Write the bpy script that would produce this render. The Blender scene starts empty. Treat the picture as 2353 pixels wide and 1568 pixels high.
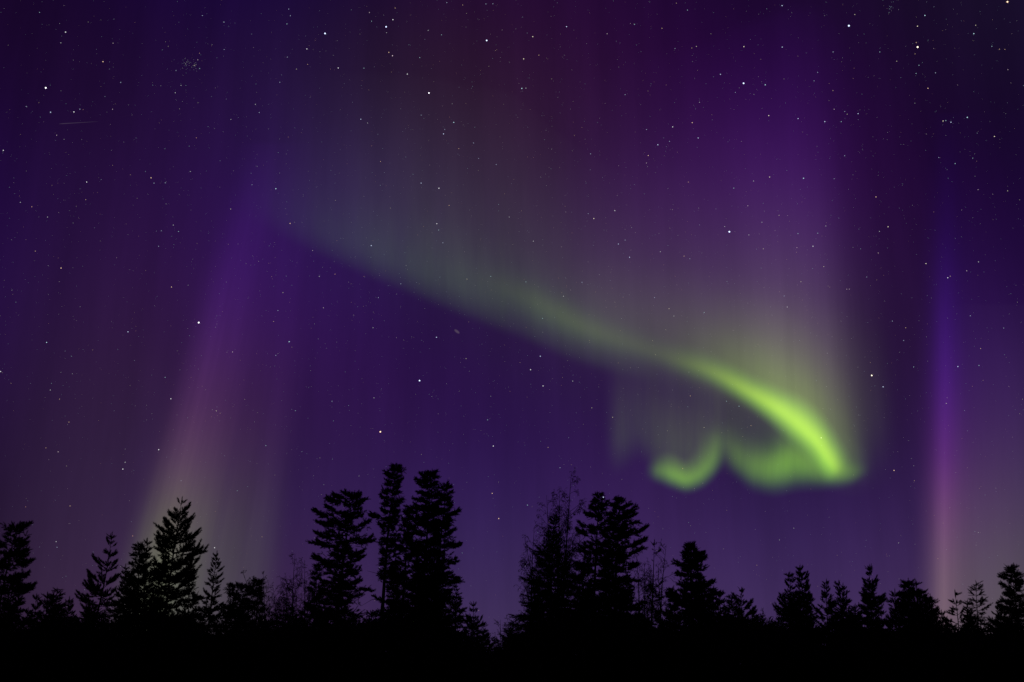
import bpy, math, random
import numpy as np

# ------------------------------------------------------------------ camera
S = bpy.context.scene
COL = S.collection
PITCH, EYE, LENS = math.radians(18.0), 1.6, 35.0
cam_data = bpy.data.cameras.new("camera")
cam_data.lens, cam_data.sensor_width = LENS, 36.0
cam_data.clip_start, cam_data.clip_end = 0.1, 400000.0
cam = bpy.data.objects.new("camera", cam_data)
cam.location = (0, 0, EYE)
cam.rotation_euler = (math.radians(90) + PITCH, 0, 0)
COL.objects.link(cam)
S.camera = cam
S.view_settings.view_transform = 'Standard'
S.view_settings.look = 'None'
S.view_settings.exposure = 0.0
S.view_settings.gamma = 1.0
S.cycles.use_denoising = False
S.cycles.use_adaptive_sampling = False
S.cycles.transparent_max_bounces = 96
S.cycles.max_bounces = 4
FPX = LENS / 36.0 * 2353.0


def direction(px, py):
    """Unit direction in the world of a bearing noted on the 2353 x 1568 photograph."""
    x, y = (px - 1176.5) / FPX, (784.0 - py) / FPX
    c, s = math.cos(PITCH), math.sin(PITCH)
    v = np.array([x, c - y * s, s + y * c])
    return v / np.linalg.norm(v)


def lin(c):
    c = np.asarray(c, float) / 255.0
    return np.where(c <= 0.04045, c / 12.92, ((c + 0.055) / 1.055) ** 2.4)


# ------------------------------------------------------------------ world: the night air-glow
# bearings and colours of the diffuse purple sky between the aurora curtains
SKY = [
    (60, 60, 24, 7, 41), (300, 100, 28, 9, 51), (600, 80, 32, 14, 59), (850, 80, 31, 16, 51), (1050, 40, 39, 17, 45), (1250, 60, 41, 15, 55),
    (1500, 80, 36, 10, 48), (1800, 60, 32, 7, 54), (2050, 80, 24, 9, 35), (2300, 60, 24, 13, 44), (60, 300, 32, 10, 56), (300, 330, 33, 14, 54),
    (550, 330, 40, 18, 68), (700, 300, 40, 21, 62), (850, 280, 40, 26, 56), (1050, 300, 43, 24, 49), (1250, 300, 47, 22, 59), (1500, 280, 43, 16, 61),
    (1700, 280, 42, 13, 62), (1880, 280, 40, 10, 66), (2050, 300, 30, 9, 46), (2200, 300, 26, 8, 49), (2330, 300, 25, 8, 43), (60, 520, 35, 14, 61),
    (300, 520, 40, 18, 64), (500, 520, 42, 18, 64), (640, 500, 45, 18, 92), (850, 480, 40, 27, 64), (1050, 500, 41, 28, 60), (1250, 480, 49, 30, 61),
    (1500, 480, 49, 23, 61), (1700, 480, 48, 22, 63), (1880, 480, 44, 17, 64), (2050, 500, 33, 10, 46), (2200, 500, 31, 9, 55), (2340, 500, 30, 10, 51),
    (60, 720, 39, 17, 63), (300, 720, 46, 22, 69), (500, 700, 46, 20, 66), (680, 700, 48, 20, 85), (900, 700, 40, 15, 70), (1080, 760, 37, 14, 68),
    (1250, 650, 45, 29, 63), (1500, 660, 49, 28, 71), (1750, 660, 47, 24, 70), (1950, 700, 40, 19, 62), (2080, 700, 39, 16, 58), (2240, 700, 37, 14, 68),
    (2340, 720, 37, 16, 62), (60, 920, 42, 23, 58), (250, 900, 50, 30, 66), (420, 880, 46, 24, 62), (650, 900, 48, 25, 69), (850, 900, 45, 23, 68),
    (1100, 920, 42, 19, 70), (1350, 920, 44, 25, 69), (1550, 930, 46, 27, 68), (1750, 850, 40, 24, 62), (1900, 900, 33, 19, 52), (2030, 920, 45, 26, 62),
    (2100, 920, 43, 21, 62), (2300, 920, 45, 22, 69), (60, 1080, 41, 24, 54), (250, 1080, 50, 34, 63), (450, 1100, 47, 28, 66), (600, 1080, 47, 27, 75),
    (850, 1080, 48, 27, 77), (1150, 1080, 47, 26, 80), (1380, 1080, 48, 27, 78), (1600, 1000, 41, 23, 69), (1850, 1060, 32, 20, 60), (2050, 1090, 47, 27, 73),
    (2300, 1090, 51, 30, 79), (60, 1200, 42, 28, 59), (200, 1250, 57, 37, 74), (430, 1250, 55, 37, 68), (600, 1230, 51, 33, 76), (850, 1230, 50, 30, 79),
    (1150, 1230, 48, 32, 81), (1400, 1230, 54, 32, 83), (1700, 1220, 58, 35, 88), (1950, 1220, 52, 32, 83), (2080, 1250, 54, 33, 84), (2320, 1250, 52, 34, 75),
    (60, 1360, 51, 34, 58), (250, 1380, 64, 45, 75), (650, 1400, 62, 40, 74), (1130, 1400, 62, 46, 87), (1700, 1390, 63, 46, 88), (2000, 1360, 62, 42, 86),
    (2250, 1400, 60, 45, 74), (60, 1500, 50, 34, 59), (600, 1500, 62, 42, 74), (1130, 1500, 64, 48, 87), (1700, 1500, 64, 48, 87), (2300, 1500, 62, 45, 75),
]
SKY_BASE = lin((22, 9, 38))


def build_world():
    w = bpy.data.worlds.new("World")
    S.world = w
    w.use_nodes = True
    nt = w.node_tree
    nt.nodes.clear()
    N, L = nt.nodes.new, nt.links.new
    tc = N('ShaderNodeTexCoord')
    nrm = N('ShaderNodeVectorMath'); nrm.operation = 'NORMALIZE'
    L(tc.outputs['Generated'], nrm.inputs[0])
    # spherical lobes of glow spread over the northern sky, fitted to the sky colours above
    cents = []
    for j in range(7):
        el = math.radians(-1 + j * 6.6)
        for i in range(-5, 6):
            az = math.radians(i * 6.8) / max(0.7, math.cos(el))
            cents.append((math.sin(az) * math.cos(el), math.cos(az) * math.cos(el), math.sin(el)))
    cents = np.array(cents)
    sig = math.radians(6.6)
    kap = 1.0 / sig ** 2
    D = np.array([direction(a, b) for a, b, *_ in SKY])
    A = np.exp(kap * (D @ cents.T - 1))
    T = lin([s[2:] for s in SKY]) - SKY_BASE
    lam = 0.04
    W = np.linalg.solve(A.T @ A + lam * np.eye(len(cents)), A.T @ T)
    acc = None
    for c, col in zip(cents, W):
        d = N('ShaderNodeVectorMath'); d.operation = 'DOT_PRODUCT'
        L(nrm.outputs[0], d.inputs[0]); d.inputs[1].default_value = tuple(c)
        m = N('ShaderNodeMath'); m.operation = 'MULTIPLY_ADD'
        L(d.outputs['Value'], m.inputs[0]); m.inputs[1].default_value = kap; m.inputs[2].default_value = -kap
        e = N('ShaderNodeMath'); e.operation = 'EXPONENT'
        L(m.outputs[0], e.inputs[0])
        a = N('ShaderNodeVectorMath'); a.operation = 'MULTIPLY_ADD'
        L(e.outputs[0], a.inputs[0]); a.inputs[1].default_value = tuple(col)
        if acc is None:
            a.inputs[2].default_value = tuple(SKY_BASE)
        else:
            L(acc.outputs[0], a.inputs[2])
        acc = a
    # faint mottling of the air-glow
    nz = N('ShaderNodeTexNoise'); nz.inputs['Scale'].default_value = 9.0; nz.inputs['Detail'].default_value = 3.0
    L(nrm.outputs[0], nz.inputs['Vector'])
    mr = N('ShaderNodeMapRange'); mr.inputs['To Min'].default_value = 0.90; mr.inputs['To Max'].default_value = 1.10
    L(nz.outputs['Fac'], mr.inputs['Value'])
    # faint upright rays in the glow: noise that varies with bearing and hardly with height
    sx = N('ShaderNodeSeparateXYZ'); L(nrm.outputs[0], sx.inputs[0])
    at = N('ShaderNodeMath'); at.operation = 'ARCTAN2'; L(sx.outputs['X'], at.inputs[0]); L(sx.outputs['Y'], at.inputs[1])
    cb = N('ShaderNodeCombineXYZ'); L(at.outputs[0], cb.inputs['X'])
    hz = N('ShaderNodeMath'); hz.operation = 'MULTIPLY'; hz.inputs[1].default_value = 0.10
    L(sx.outputs['Z'], hz.inputs[0]); L(hz.outputs[0], cb.inputs['Y'])
    n2 = N('ShaderNodeTexNoise'); n2.inputs['Scale'].default_value = 26.0; n2.inputs['Detail'].default_value = 5; n2.inputs['Roughness'].default_value = 0.6
    L(cb.outputs[0], n2.inputs['Vector'])
    m2 = N('ShaderNodeMapRange'); m2.inputs['From Min'].default_value = 0.25; m2.inputs['From Max'].default_value = 0.75
    m2.inputs['To Min'].default_value = 0.87; m2.inputs['To Max'].default_value = 1.13
    L(n2.outputs['Fac'], m2.inputs['Value'])
    mm = N('ShaderNodeMath'); mm.operation = 'MULTIPLY'; L(mr.outputs[0], mm.inputs[0]); L(m2.outputs[0], mm.inputs[1])
    mx = N('ShaderNodeVectorMath'); mx.operation = 'MAXIMUM'
    L(acc.outputs[0], mx.inputs[0]); mx.inputs[1].default_value = (0.002, 0.001, 0.006)
    sc = N('ShaderNodeVectorMath'); sc.operation = 'SCALE'
    L(mx.outputs[0], sc.inputs[0]); L(mm.outputs[0], sc.inputs['Scale'])
    bg = N('ShaderNodeBackground'); bg.inputs['Strength'].default_value = 1.0
    L(sc.outputs[0], bg.inputs['Color'])
    out = N('ShaderNodeOutputWorld')
    L(bg.outputs[0], out.inputs['Surface'])


build_world()


# ------------------------------------------------------------------ helpers
def tag(o, label=None, cat=None, group=None, kind=None):
    if label: o['label'] = label
    if cat: o['category'] = cat
    if group: o['group'] = group
    if kind: o['kind'] = kind
    return o


def mesh_from_arrays(name, verts, faces_flat, loop_totals, mat=None, smooth=False):
    me = bpy.data.meshes.new(name)
    verts = np.asarray(verts, np.float32)
    loop_totals = np.asarray(loop_totals, np.int32)
    faces_flat = np.asarray(faces_flat, np.int32)
    me.vertices.add(len(verts)); me.vertices.foreach_set('co', verts.ravel())
    me.loops.add(len(faces_flat)); me.loops.foreach_set('vertex_index', faces_flat)
    me.polygons.add(len(loop_totals))
    starts = np.concatenate([[0], np.cumsum(loop_totals)[:-1]]).astype(np.int32)
    me.polygons.foreach_set('loop_start', starts)
    me.polygons.foreach_set('loop_total', loop_totals)
    if smooth:
        me.polygons.foreach_set('use_smooth', np.ones(len(loop_totals), bool))
    me.update(calc_edges=True)
    me.validate()
    if mat: me.materials.append(mat)
    return me


def link(name, data, parent=None, loc=None):
    o = bpy.data.objects.new(name, data)
    COL.objects.link(o)
    if parent: o.parent = parent
    if loc is not None: o.location = loc
    return o


def new_mat(name):
    m = bpy.data.materials.new(name)
    m.use_nodes = True
    m.node_tree.nodes.clear()
    return m, m.node_tree.nodes.new, m.node_tree.links.new


def matte(name, c1, c2, scale, rough=0.85, bump=0.0):
    m, N, L = new_mat(name)
    tc = N('ShaderNodeTexCoord')
    nz = N('ShaderNodeTexNoise'); nz.inputs['Scale'].default_value = scale; nz.inputs['Detail'].default_value = 5
    L(tc.outputs['Object'], nz.inputs['Vector'])
    r = N('ShaderNodeValToRGB')
    r.color_ramp.elements[0].position = 0.35; r.color_ramp.elements[0].color = (*c1, 1)
    r.color_ramp.elements[1].position = 0.65; r.color_ramp.elements[1].color = (*c2, 1)
    L(nz.outputs['Fac'], r.inputs['Fac'])
    b = N('ShaderNodeBsdfPrincipled')
    b.inputs['Roughness'].default_value = rough
    b.inputs['Specular IOR Level'].default_value = 0.15
    L(r.outputs['Color'], b.inputs['Base Color'])
    if bump:
        bp = N('ShaderNodeBump'); bp.inputs['Strength'].default_value = bump
        L(nz.outputs['Fac'], bp.inputs['Height']); L(bp.outputs[0], b.inputs['Normal'])
    o = N('ShaderNodeOutputMaterial'); L(b.outputs[0], o.inputs['Surface'])
    return m


M_NEEDLE = matte('pine_needles', (0.014, 0.022, 0.010), (0.030, 0.042, 0.018), 1.5)
M_SPRUCE = matte('spruce_needles', (0.012, 0.020, 0.011), (0.024, 0.036, 0.018), 1.8)
M_BARK = matte('pine_bark', (0.030, 0.020, 0.014), (0.075, 0.048, 0.030), 6.0, bump=0.5)
M_BIRCH = matte('birch_bark', (0.04, 0.036, 0.032), (0.14, 0.13, 0.12), 5.0)
M_TWIG = matte('birch_twigs', (0.020, 0.014, 0.012), (0.038, 0.026, 0.022), 4.0)
M_GROUND = matte('heath_ground', (0.018, 0.020, 0.010), (0.040, 0.036, 0.022), 0.8, bump=0.6)
M_BRUSH = matte('undergrowth_leaves', (0.012, 0.018, 0.009), (0.028, 0.036, 0.017), 0.9)


# ------------------------------------------------------------------ ground
def ground_height(x, y):
    r = np.hypot(x, y)
    h = 0.35 * np.sin(x * 0.09 + 1.3) * np.cos(y * 0.07) + 0.2 * np.sin(x * 0.23 + y * 0.17)
    return h * np.clip((r - 8) / 30, 0, 1) - 0.0


def build_ground():
    rr = np.concatenate([[0.0], np.geomspace(1.5, 12000, 90)])
    n = 144
    th = np.linspace(0, 2 * math.pi, n, endpoint=False)
    R, T = np.meshgrid(rr[1:], th, indexing='ij')
    x, y = R * np.cos(T), R * np.sin(T)
    fade = np.clip(1 - (R - 150) / 400, 0, 1)
    z = ground_height(x, y) * fade
    v = np.concatenate([[[0, 0, 0]], np.stack([x, y, z], -1).reshape(-1, 3)])
    f, lt = [], []
    for j in range(n):
        f += [0, 1 + j, 1 + (j + 1) % n]; lt.append(3)
    for i in range(len(rr) - 2):
        for j in range(n):
            a, b = 1 + i * n + j, 1 + i * n + (j + 1) % n
            f += [a, a + n, b + n, b]; lt.append(4)
    o = link('ground', mesh_from_arrays('ground', v, f, lt, M_GROUND, True))
    tag(o, 'dark heath ground under the forest at night', 'ground', kind='structure')


build_ground()


# ------------------------------------------------------------------ aurora curtains
def catmull(P, n):
    P = np.asarray(P, float)
    k = len(P)
    t = np.linspace(0, k - 1, n)
    out = np.zeros((n, P.shape[1]))
    for q, tt in enumerate(t):
        i = min(int(tt), k - 2)
        f = tt - i
        p0, p1, p2, p3 = P[max(i - 1, 0)], P[i], P[i + 1], P[min(i + 2, k - 1)]
        out[q] = 0.5 * ((2 * p1) + (-p0 + p2) * f + (2 * p0 - 5 * p1 + 4 * p2 - p3) * f ** 2 + (-p0 + 3 * p1 - 3 * p2 + p3) * f ** 3)
    return out


def aurora_material(name, ustops, vstops, strength, streak=0.12, streak_scale=14.0):
    """Glowing gas: colour by height in the curtain (v), brightness along the curtain (u)."""
    m, N, L = new_mat(name)
    uv = N('ShaderNodeUVMap'); uv.uv_map = 'curtain'
    sp = N('ShaderNodeSeparateXYZ'); L(uv.outputs['UV'], sp.inputs[0])
    rv = N('ShaderNodeValToRGB'); rv.color_ramp.interpolation = 'B_SPLINE'
    ru = N('ShaderNodeValToRGB'); ru.color_ramp.interpolation = 'B_SPLINE'
    L(sp.outputs['Y'], rv.inputs['Fac']); L(sp.outputs['X'], ru.inputs['Fac'])
    for r, stops in ((rv, vstops), (ru, ustops)):
        el = r.color_ramp.elements
        while len(el) > 1: el.remove(el[-1])
        for i, (p, c) in enumerate(stops):
            c = c if isinstance(c, (tuple, list)) else (c, c, c)
            e = el[0] if i == 0 else el.new(p)
            e.position = p
            e.color = (*c, 1)
    # rays: fine streaks along the curtain
    cb = N('ShaderNodeCombineXYZ'); L(sp.outputs['X'], cb.inputs['X'])
    ml = N('ShaderNodeMath'); ml.operation = 'MULTIPLY'; ml.inputs[1].default_value = 0.06
    L(sp.outputs['Y'], ml.inputs[0]); L(ml.outputs[0], cb.inputs['Y'])
    nz = N('ShaderNodeTexNoise'); nz.inputs['Scale'].default_value = streak_scale; nz.inputs['Detail'].default_value = 5; nz.inputs['Roughness'].default_value = 0.65
    L(cb.outputs[0], nz.inputs['Vector'])
    mr = N('ShaderNodeMapRange'); mr.inputs['From Min'].default_value = 0.25; mr.inputs['From Max'].default_value = 0.75
    mr.inputs['To Min'].default_value = 1 - streak; mr.inputs['To Max'].default_value = 1 + streak
    L(nz.outputs['Fac'], mr.inputs['Value'])
    a = N('ShaderNodeVectorMath'); a.operation = 'MULTIPLY'
    L(rv.outputs['Color'], a.inputs[0]); L(ru.outputs['Color'], a.inputs[1])
    b = N('ShaderNodeVectorMath'); b.operation = 'SCALE'
    L(a.outputs[0], b.inputs[0]); L(mr.outputs[0], b.inputs['Scale'])
    # the glow dies away softly at both ends of the curtain
    pp = N('ShaderNodeMath'); pp.operation = 'PINGPONG'; pp.inputs[1].default_value = 0.5
    L(sp.outputs['X'], pp.inputs[0])
    fe = N('ShaderNodeMapRange'); fe.interpolation_type = 'SMOOTHSTEP'; fe.inputs['From Max'].default_value = 0.14
    L(pp.outputs[0], fe.inputs['Value'])
    ml2 = N('ShaderNodeMath'); ml2.operation = 'MULTIPLY'; ml2.inputs[1].default_value = strength
    L(fe.outputs['Result'], ml2.inputs[0])
    em = N('ShaderNodeEmission')
    L(b.outputs[0], em.inputs['Color']); L(ml2.outputs[0], em.inputs['Strength'])
    tr = N('ShaderNodeBsdfTransparent')
    ad = N('ShaderNodeAddShader'); L(em.outputs[0], ad.inputs[0]); L(tr.outputs[0], ad.inputs[1])
    o = N('ShaderNodeOutputMaterial'); L(ad.outputs[0], o.inputs['Surface'])
    m.cycles.emission_sampling = 'NONE'
    return m


def curtain(name, parent, stations, vstops, strength, dist=20000.0, layers=5, soft=10.0, streak=0.12,
            streak_scale=14.0, nu=72, nv=20):
    """A sheet of glowing gas several hundred metres thick, built as nested sheets.
    stations: lower edge (bearing), upper edge (bearing), brightness along the curtain."""
    P = catmull([s[:4] for s in stations], nu)
    k = len(stations)
    ust = [(i / (k - 1), max(0.0, s[4])) for i, s in enumerate(stations)]
    mat = aurora_material(name + '_glow', ust, vstops, strength / layers, streak, streak_scale)
    V, F, UV = [], [], []
    for q in range(layers):
        w = 0 if layers == 1 else (q / (layers - 1) - 0.5) * 2
        base = len(V)
        dd = dist * (1 + 0.025 * w)
        for i in range(nu):
            lo, hi = P[i, :2] + (0, soft * w), P[i, 2:] + (0, soft * w)
            a, b = direction(*lo) * dd, direction(*hi) * dd
            for j in range(nv + 1):
                t = j / nv
                V.append(a * (1 - t) + b * t + np.array([0, 0, EYE]))
                UV.append((i / (nu - 1), t))
        for i in range(nu - 1):
            for j in range(nv):
                x = base + i * (nv + 1) + j
                F.append((x, x + nv + 1, x + nv + 2, x + 1))
    F = np.array(F)
    me = mesh_from_arrays(name, V, F.ravel(), np.full(len(F), 4), mat, True)
    lay = me.uv_layers.new(name='curtain')
    idx = np.zeros(len(me.loops), np.int32); me.loops.foreach_get('vertex_index', idx)
    lay.data.foreach_set('uv', np.array(UV, np.float32)[idx].ravel())
    o = link(name, me, parent)
    o.visible_shadow = True
    return o


GREEN = [(0.0, (0, 0, 0)), (0.14, (0.03, 0.09, 0.008)), (0.30, (0.22, 0.50, 0.025)), (0.42, (0.43, 0.80, 0.03)),
         (0.54, (0.40, 0.74, 0.03)), (0.70, (0.15, 0.34, 0.02)), (0.86, (0.035, 0.08, 0.01)), (1.0, (0, 0, 0))]
SOFT_GREEN = [(0.0, (0, 0, 0)), (0.14, (0.02, 0.06, 0.004)), (0.32, (0.17, 0.42, 0.01)), (0.45, (0.22, 0.50, 0.012)),
              (0.65, (0.11, 0.24, 0.01)), (0.85, (0.035, 0.06, 0.01)), (1.0, (0, 0, 0))]
FOLD_GREEN = [(0.0, (0, 0, 0)), (0.10, (0.02, 0.06, 0.004)), (0.22, (0.18, 0.44, 0.012)), (0.34, (0.22, 0.50, 0.014)), (0.48, (0.085, 0.18, 0.014)),
              (0.64, (0.038, 0.062, 0.014)), (0.85, (0.02, 0.028, 0.012)), (1.0, (0, 0, 0))]
VEIL = [(0.0, (0, 0, 0)), (0.04, (0.006, 0.012, 0.002)), (0.13, (0.026, 0.046, 0.016)), (0.25, (0.026, 0.036, 0.020)), (0.42, (0.020, 0.019, 0.018)),
        (0.68, (0.009, 0.007, 0.011)), (1.0, (0, 0, 0))]
RAYS = [(0.0, (0, 0, 0)), (0.06, (0.026, 0.036, 0.012)), (0.15, (0.132, 0.152, 0.060)), (0.27, (0.115, 0.102, 0.090)), (0.40, (0.058, 0.032, 0.074)),
        (0.60, (0.028, 0.006, 0.064)), (0.78, (0.010, 0.0015, 0.030)), (1.0, (0, 0, 0))]

arc = tag(link('aurora_arc', None, None, (0, 0, 0)), 'bright green aurora band slanting down to the right with pale violet rays above it', 'aurora')
curtain('green_band', arc, [
    (1000.0, 662.8, 1000.0, 552.4, 0.0), (1101.3, 697.6, 1104.3, 574.3, 0.017), (1207.6, 743.1, 1214.6, 614.8, 0.04), (1268.4, 773.9, 1283.3, 653.6, 0.058), (1347.8, 806.3, 1367.7, 701.9, 0.062),
    (1447.3, 835.6, 1472.2, 745.1, 0.037), (1542.1, 865.1, 1565.0, 779.6, 0.057), (1623.3, 889.1, 1650.3, 814.3, 0.21), (1698.8, 929.9, 1733.3, 857.8, 0.525), (1755.0, 969.7, 1801.2, 888.1, 0.903),
    (1802.4, 1013.2, 1860.2, 918.4, 1.0), (1848.1, 1051.6, 1902.6, 961.0, 1.0), (1876.2, 1085.7, 1932.4, 1006.9, 0.96), (1892.4, 1107.1, 1950.2, 1033.4, 0.525), (1906.4, 1119.4, 1964.2, 1059.0, 0.105),
    (1918.4, 1129.9, 1977.1, 1085.4, 0.0)],
    GREEN, 0.86, 20000, layers=7, soft=4, streak=0.06, streak_scale=10, nu=110, nv=24)
curtain('green_haze', arc, [
    (1480, 850, 1470, 680, 0), (1560, 882, 1548, 680, .10), (1640, 905, 1628, 670, .35), (1714, 940, 1700, 680, .70), (1793, 985, 1780, 700, 1.0),
    (1851, 1030, 1838, 735, 1.0), (1892, 1070, 1880, 770, .85), (1935, 1100, 1925, 830, .55), (1975, 1110, 1968, 900, .25), (2020, 1110, 2015, 960, 0)],
    [(0.0, (0, 0, 0)), (0.12, (0.05, 0.09, 0.008)), (0.28, (0.105, 0.185, 0.016)), (0.46, (0.070, 0.115, 0.016)), (0.70, (0.020, 0.028, 0.008)), (1.0, (0, 0, 0))],
    0.8, 20200, layers=5, soft=10, streak=0.18, streak_scale=9, nu=80, nv=24)
curtain('violet_rays', arc, [
    (1180, 790, 1150, 200, .0), (1300, 835, 1275, 180, .14), (1450, 875, 1420, 150, .30), (1560, 905, 1530, 120, .42), (1660, 950, 1620, 100, .52),
    (1740, 1000, 1700, 60, .75), (1800, 1040, 1760, 40, .98), (1850, 1080, 1810, 20, 1.0), (1895, 1110, 1855, 20, .86),
    (1940, 1130, 1895, 30, .56), (1975, 1130, 1925, 60, .30), (2015, 1120, 1965, 100, .12), (2060, 1110, 2005, 130, .03), (2100, 1110, 2040, 130, 0)],
    RAYS, 1.0, 20600, layers=5, soft=12, streak=0.13, streak_scale=13, nu=90, nv=30)
curtain('pale_veil', arc, [
    (500, 480, 560, 160, .0), (610, 530, 645, 160, .08), (700, 575, 715, 160, .28), (790, 615, 795, 170, .52), (900, 662, 892, 170, .78), (1020, 712, 1000, 180, 1.0),
    (1110, 748, 1085, 200, .92), (1206, 785, 1180, 220, .95), (1300, 825, 1275, 300, .9), (1400, 858, 1375, 370, .65), (1500, 880, 1480, 430, .3),
    (1580, 895, 1560, 540, 0)],
    VEIL, 1.1, 20300, layers=5, soft=7, streak=0.24, streak_scale=17, nu=90, nv=30)

fold = tag(link('aurora_fold', None), 'soft green aurora fold with a flat lower edge under the bright end of the band', 'aurora')
curtain('green_lobe', fold, [
    (2005, 1092, 2005, 1040, 0), (1956, 1120, 1956, 1000, .40), (1900, 1128, 1892, 960, .60), (1838, 1130, 1834, 900, .70),
    (1789, 1140, 1806, 900, .80), (1755, 1138, 1765, 930, .56), (1720, 1128, 1728, 930, .36), (1690, 1104, 1700, 920, .26),
    (1668, 1086, 1676, 900, .08), (1648, 1060, 1656, 890, 0)],
    FOLD_GREEN, 0.86, 21500, layers=5, soft=5, streak=0.14, streak_scale=9, nu=70)
curl = tag(link('aurora_curl', None), 'small hook shaped green aurora curl to the left, apart from the band', 'aurora')
curtain('green_hook', curl, [
    (1468.8, 1099.6, 1490.7, 1034.9, 0), (1496.2, 1109.6, 1513.4, 1037.0, 0.28), (1520.1, 1117.4, 1536.5, 1035.5, 0.6), (1545.1, 1126.2, 1553.7, 1042.7, 0.88), (1579.0, 1135.2, 1571.2, 1051.7, 0.86),
    (1619.1, 1122.4, 1581.7, 1048.3, 0.7), (1648.5, 1095.5, 1590.8, 1037.8, 0.6), (1668.3, 1065.2, 1593.4, 1028.6, 0.46), (1678.5, 1033.4, 1597.4, 1013.1, 0.26), (1682.4, 999.0, 1600.5, 991.2, 0.09),
    (1683.5, 960.0, 1602.4, 960.0, 0)],
    SOFT_GREEN, 0.72, 22500, layers=5, soft=5, streak=0.06, nu=70)
curtain('grey_veil', curl, [
    (1380, 1080, 1380, 800, 0), (1412, 1088, 1410, 790, .45), (1435, 1080, 1432, 780, .5), (1470, 1060, 1468, 780, .35), (1510, 1100, 1508, 790, .7),
    (1570, 1130, 1565, 800, .95), (1630, 1110, 1622, 810, .95), (1660, 1085, 1652, 820, .9), (1700, 1100, 1692, 850, .6), (1750, 1110, 1745, 900, .4), (1800, 1110, 1790, 950, 0)],
    [(0.0, (0, 0, 0)), (0.10, (0.010, 0.018, 0)), (0.25, (0.044, 0.066, 0.012)), (0.5, (0.034, 0.040, 0.016)), (0.75, (0.012, 0.013, 0.008)), (1.0, (0, 0, 0))],
    1.0, 23000, layers=5, soft=10, streak=0.20, streak_scale=18)

beam = tag(link('aurora_beam', None), 'broad pale beam of aurora leaning right above the left hand pines', 'aurora')
curtain('slanted_beam', beam, [
    (190, 1500, 520, 330, 0), (240, 1500, 555, 330, .14), (276, 1500, 578, 330, .62), (318, 1500, 604, 330, 1.0), (366, 1500, 634, 330, .72), (425, 1500, 668, 330, .40),
    (500, 1500, 700, 330, .24), (560, 1500, 730, 330, .18), (600, 1500, 750, 330, .08), (650, 1500, 775, 330, 0)],
    [(0.0, (0.07, 0.115, 0.030)), (0.12, (0.102, 0.150, 0.032)), (0.25, (0.100, 0.102, 0.038)), (0.36, (0.078, 0.040, 0.060)), (0.48, (0.050, 0.015, 0.048)),
     (0.66, (0.024, 0.004, 0.064)), (0.85, (0.012, 0.002, 0.040)), (1.0, (0, 0, 0))],
    0.95, 24000, layers=5, soft=4, streak=0.22, streak_scale=11, nv=30)

pillar = tag(link('aurora_pillar', None), 'tall thin violet and pink aurora pillar near the right edge of the sky', 'aurora')
curtain('violet_pillar', pillar, [
    (2085, 1500, 2095, 260, 0), (2122, 1500, 2128, 260, .12), (2145, 1500, 2150, 260, .45), (2163, 1500, 2170, 260, 1.0), (2178, 1500, 2188, 260, .88),
    (2205, 1500, 2212, 260, .42), (2250, 1500, 2258, 260, .2), (2330, 1500, 2335, 260, .1), (2400, 1500, 2400, 260, 0)],
    [(0.0, (0.13, 0.095, 0.07)), (0.14, (0.13, 0.085, 0.08)), (0.26, (0.125, 0.045, 0.10)), (0.36, (0.078, 0.014, 0.12)), (0.5, (0.036, 0.005, 0.13)),
     (0.65, (0.010, 0.001, 0.065)), (0.8, (0.002, 0.0002, 0.02)), (1.0, (0, 0, 0))],
    1.05, 24500, layers=3, soft=2, streak=0.08, streak_scale=20, nv=30)
curtain('grey_glow', pillar, [
    (2170, 1500, 2175, 700, 0), (2230, 1500, 2230, 700, .7), (2300, 1500, 2300, 700, 1.0), (2380, 1500, 2370, 700, 1.0), (2460, 1500, 2440, 700, .7),
    (2560, 1500, 2530, 700, 0)],
    [(0.0, (0.055, 0.06, 0.03)), (0.2, (0.055, 0.06, 0.03)), (0.38, (0.038, 0.036, 0.026)), (0.65, (0.016, 0.010, 0.02)), (1.0, (0, 0, 0))],
    0.72, 25000, layers=3, soft=3, streak=0.10)


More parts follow.
